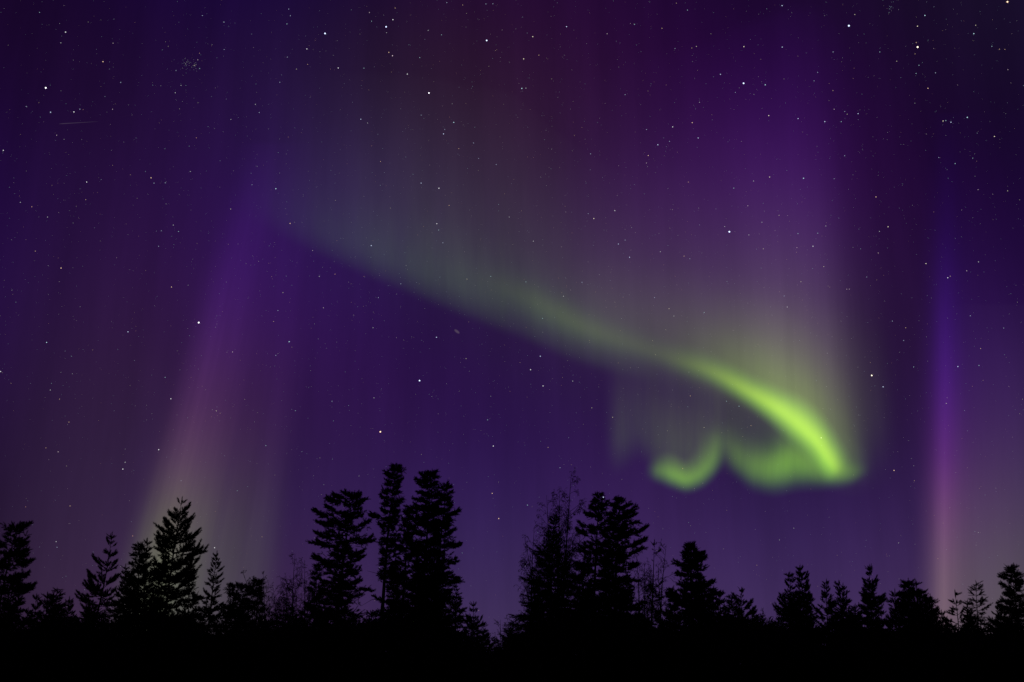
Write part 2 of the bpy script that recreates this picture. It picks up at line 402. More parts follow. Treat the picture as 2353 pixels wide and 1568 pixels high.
# ------------------------------------------------------------------ stars
STAR_DIST = 120000.0
STAR_COL = {'w': (0.95, 0.94, 1.0), 'b': (0.62, 0.71, 1.0), 'c': (0.58, 0.88, 1.0), 'y': (1.0, 0.88, 0.66), 'o': (1.0, 0.66, 0.44),
            'p': (1.0, 0.76, 0.88), 'r': (1.0, 0.52, 0.42)}
COL_NAME = {'w': 'white', 'b': 'bluish', 'c': 'pale cyan', 'y': 'yellowish', 'o': 'orange', 'p': 'pinkish', 'r': 'reddish'}
PANELS = [
    (0, 0, "302,581,1w 433,213,2w 680,408,2o 334,742,2b 488,740,2w 22,994,2w 572,1203,2w 261,83,3c 402,284,3w 746,286,3p 752,127,4b 797,545,3b 743,722,3p 374,894,3p 423,921,4w 173,704,3b 997,1175,2o 1017,1210,3b 1091,1208,3b 1256,1133,3w 960,1133,4c 1296,911,3r 1374,837,4c 1524,790,3w 1195,565,3w 1227,565,4c 1157,613,3w 1009,563,4c 1062,567,4w 1162,466,3b 1317,352,3r 1306,396,3p 1318,454,3c 1282,433,3y 1480,328,3b 1400,295,4w 1336,104,3b 1479,147,3b 1093,277,4y 394,156,4w 582,147,4y 1307,680,4y 1185,720,4y 1494,655,4b 1089,983,4c 1249,966,4c 134,1337,3w 210,1366,3r 314,1434,3w 566,1319,3o 343,1224,4o 63,1237,4c 668,1186,4b 743,1092,4o 861,1155,4o 1523,1381,3y 1664,1221,3b 1658,1145,4b 1144,1487,3w 1065,1525,3b 1033,1527,4b 1178,1530,3c 388,1405,4p 483,1473,4w 257,679,4o 527,722,3b 549,725,4r 693,638,4b 1661,226,4b 1686,690,3w 898,912,4b 722,457,4b 1453,1063,4b 1097,1347,4w 1233,410,4w 1225,420,4w 1290,430,4y 1072,330,4c 1111,307,4y"),
    (588.2, 0, "859,178,1b 456,222,1b 1523,268,1b 1142,615,1w 999,490,2w 1238,885,2b 862,217,3w 904,131,2w 877,347,2o 901,369,2p 543,450,2w 336,324,2w 341,426,3o 267,457,3y 692,788,2b 737,813,3w 1306,809,2c 1246,856,3b 1436,945,3b 1339,982,3o 1470,1047,3b 1090,1210,2b 1208,1244,2w 131,1247,2c 225,1476,2o 255,1468,4y 1275,1357,3o 1194,1478,2w 1206,1520,3c 1260,18,3b 1365,34,3o 1518,27,3b 1564,26,3b 749,84,3p 919,54,3o 763,141,3c 1137,202,3w 1225,231,3c 1010,297,4c 1115,261,4b 204,159,3c 227,105,3b 216,61,3b 207,378,3b 157,544,3b 168,495,4b 22,744,3b 713,451,3c 745,595,4o 895,477,4o 1081,381,3c 1341,577,4b 1430,572,4c 1296,686,4w 1091,761,3b 1278,774,4r 822,1067,3o 764,964,4r 989,1038,4c 1586,1087,3b 1625,199,4p 1538,438,4y 1582,335,4o 1672,1434,3w 1602,1352,4c 821,1225,4c 1037,1152,4c 525,1324,4y 213,906,4r 492,457,4r 889,1375,4y 847,1140,4b 8,1099,4w 147,1008,4c 391,268,4r 1642,1281,4o 805,887,4b 630,66,4c 844,100,4w 1390,90,4y"),
    (1176.5, 0, "360,177,2b 137,243,2y 77,390,2y 177,365,3o 65,585,2c 92,583,3w 1085,22,3o 808,162,3c 782,156,4p 990,188,3o 628,224,3p 1531,309,2y 1376,492,2b 1529,551,1b 1672,561,2c 1475,612,3b 747,626,3b 1061,839,2w 1190,811,2o 1229,912,2b 963,957,2b 900,1028,2o 888,1077,3p 895,1101,4w 519,1017,3b 516,1122,4b 704,1095,4p 190,1170,4w 1165,1203,3r 679,1392,2w 540,1444,2y 503,1412,3b 1435,1531,1b 1404,1497,3w 1557,1360,3p 1564,1552,3w 1595,1196,3w 1464,1243,3c 1650,1468,3w 1238,1486,4b 1043,1507,4y 1187,318,3o 1217,308,3y 1076,321,3b 1158,68,3c 1313,224,4y 1224,465,4o 851,343,4b 898,602,4o 1018,562,4r 1238,676,3w 1212,720,4c 1320,759,4o 888,856,3b 1040,934,3b 1002,912,4b 355,1401,4p 351,1362,4o 412,895,4o 262,522,4y 262,985,4w 71,114,4b 100,219,4b 1642,392,4o 1597,624,4w 1682,59,4c 461,842,4r 1233,1375,4w 1346,1380,4b 1060,1385,4y 62,1393,4o 1515,934,4p 790,1503,4w"),
    (1764.7, 0, "534,171,1b 988,312,1y 987,174,2y 1581,13,1o 1036,103,2c 1359,223,2c 1056,584,2o 1316,776,2c 1156,800,2y 1174,797,3c 1208,808,2b 1495,902,2y 93,38,2b 94,312,2b 573,97,3y 979,282,3o 971,357,3o 997,432,3c 978,486,3c 1106,482,3b 1371,168,3y 1478,307,3c 1528,326,3o 1564,327,3o 1584,461,3p 1604,549,4p 850,405,3y 738,344,3c 801,83,4b 804,60,4c 802,42,4c 810,48,4b 430,344,3b 328,479,3b 429,599,3o 304,535,3b 437,722,3p 507,737,3b 523,755,3y 595,751,2b 595,791,4b 484,804,3c 375,804,2b 199,784,2b 5,764,2y 506,1029,3b 235,1178,2c 11,1170,2y 437,1181,3b 713,1301,2o 793,1498,2y 736,1529,3w 600,1513,4c 382,1493,3w 198,1543,3c 329,1541,3c 73,1423,3y 129,1424,4p 468,1440,4b 1128,1041,3b 1236,1081,3c 1352,1045,3c 1377,1065,4r 1045,886,4p 1381,880,4b 970,682,4w 1387,1253,3p 1582,1261,3y 1484,1283,4p 1662,1320,4y 1279,1388,4p 1095,1401,4r 1096,46,4b 1687,566,4b 1252,562,4p 197,371,4o 106,522,4y 404,553,4r 563,519,4r 1094,321,4p 1057,266,4c 569,451,4r"),
    (0, 545.7, "1312,563,1w 1048,1402,2w 811,1530,2w 826,1485,3w 1128,1066,2w 4,886,2w 308,694,2c 845,624,2b 1132,328,2o 403,203,2o 233,91,3o 1090,925,3c 1535,757,3p 1498,759,4p 455,1220,3o 303,1390,3o 384,1416,3p 393,1068,3o 332,1008,3w 340,964,4c 472,785,4c 430,751,4b 402,891,4w 478,901,4w 1428,1146,3y 1454,1162,4o 1616,1070,4y 1047,59,3b 1148,48,4c 318,188,4w 391,293,4p 105,428,4c 529,458,4w 79,349,4w 887,814,4b 612,743,4o 1508,46,4o 1251,650,4c 73,964,4o 440,1509,4y 1242,316,4w 770,135,4p"),
    (588.2, 545.7, "821,1284,1o 1567,1378,2w 1080,946,1b 1192,660,2b 219,689,2c 131,779,3b 145,768,4w 116,556,3o 145,483,3b 178,365,3y 373,87,3p 418,258,3w 522,243,3r 761,55,2b 808,398,3b 956,307,3b 1234,36,3b 991,186,4w 1393,276,3y 1214,263,4c 1550,258,3c 773,597,3w 928,662,4p 1387,801,3y 502,1082,3b 779,1060,3w 260,1145,3c 1529,1205,3c 445,465,3p 65,1375,3c 303,1415,4b 512,1212,4c 612,1110,4c 84,171,4r 103,260,4r 200,256,4b 1161,1051,4w 1092,1433,4y 506,1464,4c 627,307,4o 713,258,4r 645,514,4p 422,1456,4y 17,158,4p 1677,1017,4r 1550,1049,4w 237,725,4o"),
    (1176.5, 545.7, "702,44,2b 776,132,2b 747,18,3b 141,25,3w 941,398,3b 1037,471,3y 979,95,3w 1174,142,3b 1136,124,3o 1069,520,3w 187,785,2b 123,874,2w 205,981,2w 401,949,3w 1269,496,3c 462,297,3b 340,389,3w 386,348,4p 202,535,3c 92,294,3c 527,1126,3y 664,1188,3y 238,1387,3o 375,1323,4b 317,1521,3b 1127,1527,3o 1268,1256,3y 1578,1243,3o 1177,1047,3o 1416,1082,3c 1499,1115,3c 1160,1119,4c 928,682,4y 782,861,4p 702,829,4o 1659,76,3y 1645,203,4c 1420,291,4c 93,593,4o 53,827,4o 512,682,4o 947,775,4y 1168,890,4w 391,1501,4o 326,63,4p 1015,610,4y"),
    (1764.7, 545.7, "685,912,1y 760,987,2b 351,1324,2y 832,1539,2o 1187,267,2w 1203,257,3o 1043,173,2y 821,553,3b 1254,853,2b 909,597,3o 297,59,2w 191,68,3p 189,99,4o 107,387,3b 127,460,3w 217,293,3y 368,193,3y 520,342,3p 537,342,3p 652,262,3b 728,103,3p 1312,221,3p 1390,162,3w 1336,518,3b 1404,734,3o 1393,846,3c 1556,599,3b 1420,944,4o 1349,984,4r 1590,985,4p 1177,1096,3y 1183,1059,4p 896,681,3b 962,856,3c 676,826,4o 1298,1143,4b 1317,1278,4b 962,1508,4w 1680,1069,4y 408,329,4o 611,76,4c 1647,428,4y 1662,1165,4y 295,207,4c"),
]
LOW = "1131,1134,2o 1146,1192,2o 1212,1161,3c 1386,1143,1b 493,1259,2w 305,1232,3r 129,1245,3w 131,1258,3b 161,1163,3o 59,1165,3r 416,1105,3b 545,1128,3c 602,1234,3o 1100,1403,3o 1824,1214,3w 1791,1241,3w 1739,1299,3o 2101,1105,3o 2065,1248,3w 2155,1284,4o 2240,1222,4c 2248,1224,3w 1509,1265,3y 825,1094,3w 1062,1271,4c"
# the stars that stand out, described one by one (bearing -> label)
STAR_LABELS = {
    (887, 62): 'brightest star above the centre left, bluish white, with a faint companion below it',
    (747, 77): 'bright bluish star at the upper left, left of the brightest star',
    (1118, 93): 'bright bluish white star near the middle of the top edge',
    (986, 214): 'bright white star above the grey veil of aurora, below the three bright top stars',
    (105, 202): 'brightest white star in the top left corner region',
    (2108, 109): 'bright yellowish white star in the dark top right part of the sky',
    (1951, 60): 'bright bluish star at the upper right, left of the bright yellowish one',
    (2315, 5): 'bright orange star at the very top right corner',
    (1709, 192): 'bright bluish star in the violet sky high above the right end of the green band',
    (1676, 533): 'bright bluish star inside the violet rays above the green band',
    (457, 742): 'brightest white star in the left sky, beside the pale slanted beam',
    (874, 993): 'bright orange star just above the tallest pine crowns',
    (964, 875): 'bright bluish star in the dark sky below the green band, left of centre',
    (2003, 863): 'bright yellowish star right of the green band in dark sky',
    (1386, 1143): 'bright bluish star touching the top of a pine at the centre',
    (1887, 1007): 'yellowish star shining through the brightest part of the green band',
}


def star_mats():
    out = {}
    for c, rgb in STAR_COL.items():
        for mag, st in ((1, 2.0), (2, 0.90), (3, 0.52), (4, 0.38)):
            m, N, L = new_mat('star_light')
            e = N('ShaderNodeEmission'); e.inputs['Color'].default_value = (*rgb, 1); e.inputs['Strength'].default_value = st
            o = N('ShaderNodeOutputMaterial'); L(e.outputs[0], o.inputs['Surface'])
            m.cycles.emission_sampling = 'NONE'
            out[c, mag] = m
    return out


ICO_V = np.array([(1, 0, 0), (-1, 0, 0), (0, 1, 0), (0, -1, 0), (0, 0, 1), (0, 0, -1)], float)
ICO_F = np.array([(0, 2, 4), (2, 1, 4), (1, 3, 4), (3, 0, 4), (2, 0, 5), (1, 2, 5), (3, 1, 5), (0, 3, 5)])


def round_mesh(name, mat):
    """A small sphere: an octahedron split once and pushed out to unit radius."""
    V, F, cache = [tuple(v) for v in ICO_V], [], {}

    def mid(a, b):
        k = (min(a, b), max(a, b))
        if k not in cache:
            v = np.array(V[a]) + np.array(V[b])
            V.append(tuple(v / np.linalg.norm(v))); cache[k] = len(V) - 1
        return cache[k]
    for a, b, c in ICO_F:
        ab, bc, ca = mid(a, b), mid(b, c), mid(c, a)
        F += [(a, ab, ca), (ab, b, bc), (ca, bc, c), (ab, bc, ca)]
    F = np.array(F)
    return mesh_from_arrays(name, V, F.ravel(), np.full(len(F), 3), mat, True)


def build_stars():
    mats = star_mats()
    meshes = {k: round_mesh('star', m) for k, m in mats.items()}
    stars = []
    for x0, y0, txt in PANELS:
        for t in txt.split():
            x, y, mc = t.split(',')
            stars.append((x0 + float(x) * 0.34805, y0 + float(y) * 0.34805, int(mc[0]), mc[1]))
    for t in LOW.split():
        x, y, mc = t.split(',')
        stars.append((float(x), float(y), int(mc[0]), mc[1]))
    stars.sort(key=lambda s: s[2])
    rad = {1: 1.7, 2: 1.0, 3: 0.78, 4: 0.64}     # apparent radius, in the photograph's 2353 px scale
    rng = random.Random(4)
    used = set()
    faint = []
    for i, (x, y, mag, c) in enumerate(stars):
        r = rad[mag] * rng.uniform(0.9, 1.12) / FPX * STAR_DIST
        p = direction(x, y) * STAR_DIST
        if i >= 300:
            faint.append((p, r, c, 0.62)); continue
        o = link('star', meshes[c, mag], None, p)
        o.scale = (r, r, r)
        lab = None
        for (lx, ly), text in STAR_LABELS.items():
            if (lx, ly) not in used and math.hypot(lx - x, ly - y) < 9:
                lab = text; used.add((lx, ly)); break
        if lab:
            tag(o, lab, 'star')
        else:
            size = {1: 'bright', 2: 'clear', 3: 'small', 4: 'faint'}[mag]
            tag(o, f'{size} {COL_NAME[c]} star among many in the purple night sky', 'star', f'{size} {COL_NAME[c]} stars in the night sky')
    # the dust of fainter stars over the whole sky: one object
    n = 10000
    for k in range(n):
        az = rng.uniform(-38, 38)
        el = math.degrees(math.asin(rng.uniform(math.sin(math.radians(1.5)), math.sin(math.radians(46)))))
        a, e = math.radians(az), math.radians(el)
        if el < 12 and rng.random() < 0.5: continue
        p = np.array([math.sin(a) * math.cos(e), math.cos(a) * math.cos(e), math.sin(e)]) * STAR_DIST
        b = rng.random() ** 3.2
        r = (0.24 + 0.30 * b) / FPX * STAR_DIST
        faint.append((p, r, rng.choice('wwwbbbccyopr'), 0.5))
    # two open clusters and the small knot at the upper right
    for cx, cy, n, s in ((428, 145, 26, 7), (447, 151, 22, 6), (2045, 20, 12, 9)):
        for _ in range(n):
            p = direction(cx + rng.gauss(0, s), cy + rng.gauss(0, s)) * STAR_DIST
            faint.append((p, rng.uniform(0.28, 0.48) / FPX * STAR_DIST, rng.choice('wwbcy'), 0.5))
    cols = list(STAR_COL)
    V = np.concatenate([ICO_V * r + p for p, r, c, s in faint])
    F = (np.arange(len(faint))[:, None, None] * 6 + ICO_F[None]).reshape(-1, 3)
    me = mesh_from_arrays('star_dust', V, F.ravel(), np.full(len(F), 3))
    for c in cols: me.materials.append(mats[c, 4])
    me.polygons.foreach_set('material_index', np.repeat([cols.index(f[2]) for f in faint], 8).astype(np.int32))
    tag(link('star_dust', me), 'dust of the faintest stars spread over the whole night sky', 'stars', kind='stuff')


build_stars()


def soft_glow(name, rgb, strength, power):
    m, N, L = new_mat(name)
    lw = N('ShaderNodeLayerWeight'); lw.inputs['Blend'].default_value = 0.5
    iv = N('ShaderNodeMath'); iv.operation = 'SUBTRACT'; iv.inputs[0].default_value = 1.0; L(lw.outputs['Facing'], iv.inputs[1])
    pw = N('ShaderNodeMath'); pw.operation = 'POWER'; pw.inputs[1].default_value = power; L(iv.outputs[0], pw.inputs[0])
    ml = N('ShaderNodeMath'); ml.operation = 'MULTIPLY'; ml.inputs[1].default_value = strength; L(pw.outputs[0], ml.inputs[0])
    e = N('ShaderNodeEmission'); e.inputs['Color'].default_value = (*rgb, 1); L(ml.outputs[0], e.inputs['Strength'])
    t = N('ShaderNodeBsdfTransparent'); a = N('ShaderNodeAddShader')
    L(e.outputs[0], a.inputs[0]); L(t.outputs[0], a.inputs[1])
    o = N('ShaderNodeOutputMaterial'); L(a.outputs[0], o.inputs['Surface'])
    m.cycles.emission_sampling = 'NONE'
    return m


def sphere_mesh(name, mat, nu=24, nv=12):
    V, F = [], []
    for j in range(nv + 1):
        ph = math.pi * j / nv
        for i in range(nu):
            th = 2 * math.pi * i / nu
            V.append((math.sin(ph) * math.cos(th), math.sin(ph) * math.sin(th), math.cos(ph)))
    for j in range(nv):
        for i in range(nu):
            F.append((j * nu + i, (j + 1) * nu + i, (j + 1) * nu + (i + 1) % nu, j * nu + (i + 1) % nu))
    F = np.array(F)
    return mesh_from_arrays(name, V, F.ravel(), np.full(len(F), 4), mat, True)


gal = link('galaxy', sphere_mesh('galaxy', soft_glow('galaxy_glow', (1.0, 0.78, 0.72), 0.030, 2.5)), None, direction(1050, 762) * 150000)
gal.scale = (8 / FPX * 150000, 4 / FPX * 150000, 4 / FPX * 150000)
gal.rotation_euler = (0, math.radians(38), 0)
tag(gal, 'tiny hazy galaxy smudge in the dark sky below the green band', 'galaxy')


def build_meteor():
    a, b = direction(136, 285) * 60000, direction(226, 279.5) * 60000
    n, k, V, F = 24, 6, [], []
    d = (b - a) / np.linalg.norm(b - a)
    s = np.cross(d, (0, 0, 1)); s /= np.linalg.norm(s); t = np.cross(s, d)
    for i in range(n + 1):
        f = i / n
        r = (1.1 * (1 - f) ** 0.7 * min(1, 0.25 + f * 8) + 0.05) / FPX * 60000
        for j in range(k):
            th = 2 * math.pi * j / k
            V.append(a * (1 - f) + b * f + r * (math.cos(th) * s + math.sin(th) * t))
    for i in range(n):
        for j in range(k):
            F.append((i * k + j, i * k + (j + 1) % k, (i + 1) * k + (j + 1) % k, (i + 1) * k + j))
    F = np.array(F)
    o = link('meteor', mesh_from_arrays('meteor', V, F.ravel(), np.full(len(F), 4), soft_glow('meteor_glow', (0.95, 0.72, 0.9), 0.018, 1.0), True))
    tag(o, 'faint thin meteor streak in the upper left sky', 'meteor')


build_meteor()


# ------------------------------------------------------------------ trees
FWD = np.array([0, math.cos(PITCH), math.sin(PITCH)])


def stand_point(px, dist):
    d = direction(px, 1500)
    az = math.atan2(d[0], d[1])
    x, y = dist * math.sin(az), dist * math.cos(az)
    return np.array([x, y, float(ground_height(np.float64(x), np.float64(y)))])


def aloft(px, py, dist):
    d = direction(px, py)
    return np.array([0, 0, EYE]) + d * dist / math.hypot(d[0], d[1])


def unit(v):
    return v / (np.linalg.norm(v) + 1e-12)


class Wood:
    """Tapered tubes for trunks, limbs and twigs, collected into one mesh."""

    def __init__(self):
        self.V, self.F, self.n = [], [], 0

    def tube(self, pts, rad, k=5):
        pts = np.asarray(pts, float); rad = np.asarray(rad, float)
        m = len(pts)
        tg = np.gradient(pts, axis=0)
        tg /= np.linalg.norm(tg, axis=1, keepdims=True) + 1e-12
        ref = np.where(np.abs(tg[:, 2:3]) > 0.9, np.array([[1.0, 0, 0]]), np.array([[0, 0, 1.0]]))
        a = np.cross(tg, ref); a /= np.linalg.norm(a, axis=1, keepdims=True) + 1e-12
        b = np.cross(tg, a)
        th = np.arange(k) * 2 * math.pi / k
        v = pts[:, None] + rad[:, None, None] * (np.cos(th)[None, :, None] * a[:, None] + np.sin(th)[None, :, None] * b[:, None])
        i = (np.arange(m - 1)[:, None] * k) + np.arange(k)[None]
        j = (np.arange(m - 1)[:, None] * k) + (np.arange(k)[None] + 1) % k
        f = np.stack([i, j, j + k, i + k], -1).reshape(-1, 4) + self.n
        self.V.append(v.reshape(-1, 3)); self.F.append(f); self.n += m * k

    def mesh(self, name, mat):
        F = np.concatenate(self.F)
        return mesh_from_arrays(name, np.concatenate(self.V), F.ravel(), np.full(len(F), 4), mat, True)


def brush_template(seed, n, spread=0.30, width=0.16):
    """One leafy shoot along +Z, unit length and unit needle reach: n flat needle tufts leaning forward."""
    r = random.Random(seed)
    V = []
    for i in range(n):
        z = (i + r.random()) / n
        a = i * 2.39996 + r.uniform(-0.5, 0.5)
        ca, sa = math.cos(a), math.sin(a)
        reach = (1.0 if z < 0.7 else 1.0 - (z - 0.7) * 1.6) * r.uniform(0.75, 1.15)
        b = np.array([ca * 0.05, sa * 0.05, z])
        t = np.array([ca * reach, sa * reach, z + spread * r.uniform(0.7, 1.3)])
        s = np.array([-sa, ca, 0]) * width * 1.6
        zz = np.array([0, 0, width * 0.45])
        V += [b - s * 0.6 - zz, b + s * 0.6 + zz, t + s * 0.25]
    return np.array(V)


BRUSH = {n: [brush_template(s, n) for s in range(4)] for n in (12, 18, 26)}


class Shoots:
    def __init__(self):
        self.P, self.D, self.Ln, self.R = [], [], [], []

    def add(self, p, d, ln, r):
        self.P.append(p); self.D.append(d); self.Ln.append(ln); self.R.append(r)

    def mesh(self, name, mat, n, rng):
        P, D = np.array(self.P), np.array(self.D)
        Ln, R = np.array(self.Ln), np.array(self.R)
        D = D / (np.linalg.norm(D, axis=1, keepdims=True) + 1e-12)
        ref = np.where(np.abs(D[:, 2:3]) > 0.9, np.array([[1.0, 0, 0]]), np.array([[0, 0, 1.0]]))
        A = np.cross(D, ref); A /= np.linalg.norm(A, axis=1, keepdims=True)
        B = np.cross(D, A)
        out = []
        pick = np.arange(len(P)) % 4
        for q in range(4):
            s = pick == q
            if not s.any(): continue
            T = BRUSH[n][q]
            out.append((P[s][:, None] + A[s][:, None] * (T[None, :, 0:1] * R[s][:, None, None])
                        + B[s][:, None] * (T[None, :, 1:2] * R[s][:, None, None])
                        + D[s][:, None] * (T[None, :, 2:3] * Ln[s][:, None, None])).reshape(-1, 3))
        V = np.concatenate(out)
        return mesh_from_arrays(name, V, np.arange(len(V)), np.full(len(V) // 3, 3), mat)


def conifer(kind, name, label, tip_px, base_px, dist, rows, seed, bottom=1520, dens=1.0, group=None, whorl=None, arms=()):
    rng = random.Random(seed)
    base = stand_point(base_px, dist)
    tip = aloft(tip_px[0], tip_px[1], dist)
    H = tip - base
    az = math.atan2(base[0], base[1])
    er = np.array([math.cos(az), -math.sin(az), 0])
    ef = np.array([math.sin(az), math.cos(az), 0])
    depth = float((tip - (0, 0, EYE)) @ FWD)
    k = depth / FPX
    # rows: (py, left px, right px) -> height above the base
    zs = np.array([aloft(tip_px[0], py, dist)[2] - base[2] for py, *_ in rows])[::-1]
    ls = np.array([r[1] * k for r in rows])[::-1]
    rs = np.array([r[2] * k for r in rows])[::-1]
    hz = H[2]
    root = link(name, None, None, base)
    tag(root, label, 'tree', group)
    wob = [rng.uniform(-1, 1) for _ in range(4)]

    def trunk_at(z):
        t = z / hz
        w = math.sin(t * math.pi) * 0.10 * wob[0] + math.sin(t * 2 * math.pi) * 0.05 * wob[1]
        return H * t + er * w * hz * 0.12 + ef * w * hz * 0.06

    def reach(z, phi):
        l, r = np.interp(z, zs, ls), np.interp(z, zs, rs)
        c, s = math.cos(phi), math.sin(phi)
        side = r if c > 0 else l
        return math.sqrt((side * c) ** 2 + ((l + r) * 0.5 * s) ** 2)

    wood, leaf = Wood(), Shoots()
    zt = np.linspace(-0.25, hz - 0.05, 16)
    r0 = {'young': 0.009, 'pine': 0.0105, 'spruce': 0.010}[kind] * hz + 0.02
    wood.tube([trunk_at(z) for z in zt], [r0 * (1 - 0.95 * max(0, z) / hz) for z in zt], 8)
    zmin = max(0.15, zs[0])
    z = hz - (0.16 if kind != 'pine' else 0.12)
    step0 = whorl or {'young': 0.42, 'pine': 0.50, 'spruce': 0.26}[kind]
    brush = {'young': (0.080, 26), 'pine': (0.058, 18), 'spruce': (0.070, 18)}[kind]
    R = brush[0]
    UP = np.array([0, 0, 1.0])
    # leading shoot
    ld = unit(trunk_at(hz) - trunk_at(hz - 0.5))
    if kind == 'pine':
        for _ in range(7):
            leaf.add(trunk_at(hz - 0.35), unit(ld * 0.8 + er * rng.uniform(-.8, .8) + ef * rng.uniform(-.8, .8)), 0.32, 0.10)
    else:
        leaf.add(trunk_at(hz - 0.42), ld, 0.40, 0.045)
    def dress(pts, h, end, full):
        n = len(pts) - 1
        rb = 0.008 + 0.011 * full
        wood.tube(pts, np.linspace(rb, 0.005, n + 1), 4)
        seg = np.diff(pts, axis=0)
        arc_len = np.concatenate([[0], np.cumsum(np.linalg.norm(seg, axis=1))])
        tot = arc_len[-1]

        def at(s):
            i = min(int(np.searchsorted(arc_len, s * tot)) - 1, n - 1)
            i = max(i, 0)
            f = (s * tot - arc_len[i]) / (arc_len[i + 1] - arc_len[i] + 1e-9)
            return pts[i] + seg[i] * f, unit(seg[i])
        side = unit(np.cross(h, UP))
        rr = R * min(1.0, 0.55 + 0.6 * full)
        if kind in ('young', 'spruce'):
            q, d = at(1.0)
            leaf.add(q - d * 0.06, unit(d + UP * (0.25 if kind == 'young' else 0.05)), end + 0.06, rr)
            s = max(0.25 if kind == 'young' else 0.1, 0.16 / tot)
            while s < 0.95:
                q, d = at(s)
                leaf.add(q, d, max(0.14, 0.20 * tot), rr * rng.uniform(0.75, 1.05))
                s += max(0.15, (0.26 if kind == 'young' else 0.2) * tot) / tot
            nt = int(tot / (0.17 if kind == 'young' else 0.13) + rng.random())
            for i in range(nt):
                s = 0.30 + 0.66 * (i + rng.random()) / nt
                q, d = at(s)
                for sg in (1, -1):
                    if rng.random() < 0.22: continue
                    tl = min(0.9, max(0.20, 0.46 * tot * (1.08 - s))) * rng.uniform(0.7, 1.15)
                    up = 0.32 if kind == 'young' else -0.15
                    dd = unit(d * rng.uniform(0.5, 1.0) + side * sg * rng.uniform(0.4, 1.0) + UP * (up + rng.uniform(-.45, .45)))
                    if tl > 0.5:
                        wood.tube([q, q + dd * tl], [0.006, 0.003], 3)
                    m = max(1, int(round(tl / 0.36)))
                    for j in range(m):
                        leaf.add(q + dd * tl * j / m, dd + UP * (0.15 * j if kind == 'young' else -0.05 * j), tl / m * 1.1 + 0.03, rr * rng.uniform(0.6, 1.4))
        else:
            # old pine: bare inner limb, flat plate of twigs and tufts on the outer part
            s0 = rng.uniform(0.30, 0.5) if tot > 1.0 else 0.15
            nt = int(3 + tot * 8.0)
            for i in range(nt):
                s = s0 + (1 - s0) * (i + rng.random()) / nt
                q, d = at(min(s, 0.995))
                sg = 1 if i % 2 else -1
                tl = min(0.8, max(0.12, 0.40 * tot * (1.10 - s))) * rng.uniform(0.6, 1.2)
                dd = unit(d * rng.uniform(0.5, 1.0) + side * sg * rng.uniform(0.3, 1.1) + UP * rng.uniform(-0.08, 0.32))
                e = q + dd * tl
                wood.tube([q, e], [0.008, 0.004], 3)
                for j in range(rng.choice((3, 5, 6, 7))):
                    d2 = unit(dd * 0.8 + side * rng.uniform(-.8, .8) + UP * rng.uniform(-0.35, 0.75) + h * rng.uniform(-.3, .5))
                    f = rng.uniform(0.3, 1.0)
                    leaf.add(q + dd * tl * f, d2, rng.uniform(0.08, 0.24), rr * rng.uniform(0.7, 1.4))

    while z > zmin:
        t = (hz - z) / max(0.5, hz - zmin)      # 0 at the top of the crown, 1 at its foot
        nb = max(2, int(round({'young': 6.6, 'pine': 5.2, 'spruce': 7.0}[kind] * dens * rng.uniform(0.75, 1.25))))
        phi0 = rng.uniform(0, 6.28)
        wf = (0.86 if arms else 1.0) * rng.uniform(0.70, 1.16)
        for b in range(nb):
            phi = phi0 + b * 6.283 / nb + rng.uniform(-0.35, 0.35)
            zb = z + step0 * rng.uniform(-1, 1) * {'young': 0.3, 'pine': 1.1, 'spruce': 0.45}[kind] * min(1, 3 * t)
            if rng.random() < (0.16 if kind == 'pine' else 0.10): continue
            if kind == 'young':
                el0, el1 = math.radians(26 - 30 * t + rng.uniform(-16, 16)), math.radians(50 - 32 * t + rng.uniform(-22, 22))
            elif kind == 'pine':
                el0, el1 = math.radians(26 - 36 * t + rng.uniform(-14, 14)), math.radians(26 - 22 * t + rng.uniform(-16, 16))
            else:
                el0, el1 = math.radians(30 - 50 * t + rng.uniform(-7, 7)), math.radians(46 - 44 * t + rng.uniform(-10, 10))
            full = reach(zb, phi) * wf * {'young': 1.3, 'pine': 1.1, 'spruce': 1.2}[kind] * (rng.choice((rng.uniform(0.5, 0.8), rng.uniform(0.8, 1.05), rng.uniform(0.9, 1.18))) if kind != 'pine' else rng.choice((rng.uniform(0.35, 0.7), rng.uniform(0.7, 0.95), rng.uniform(0.85, 1.1), rng.uniform(1.0, 1.35))))
            end = min(0.24, 0.45 * full)             # the last shoot reaches past the wood
            L = max(full - end * 0.8, 0.08)
            rise = L * 0.5 * (math.tan(el0) + math.tan(min(el1, 1.2))) + end * math.sin(el1)
            z0 = min(max(0.1, zb - max(0, rise)), hz - 0.12) if kind != 'spruce' else min(zb, hz - 0.1)
            h = er * math.cos(phi) + ef * math.sin(phi)
            p = trunk_at(z0)
            pts, n = [p], 6
            for i in range(n):
                e = el0 + (el1 - el0) * (i / (n - 1)) ** 1.3
                d = h + UP * (math.tan(e) + rng.uniform(-.2, .2)) + (er * rng.uniform(-.22, .22) + ef * rng.uniform(-.22, .22))
                d = d / math.sqrt(d[0] ** 2 + d[1] ** 2)
                p = p + d * (L / n)
                pts.append(p)
            dress(np.array(pts), h, end, full)
        z -= step0 * rng.uniform(0.72, 1.28) * (0.60 + 0.34 * t ** 0.6)
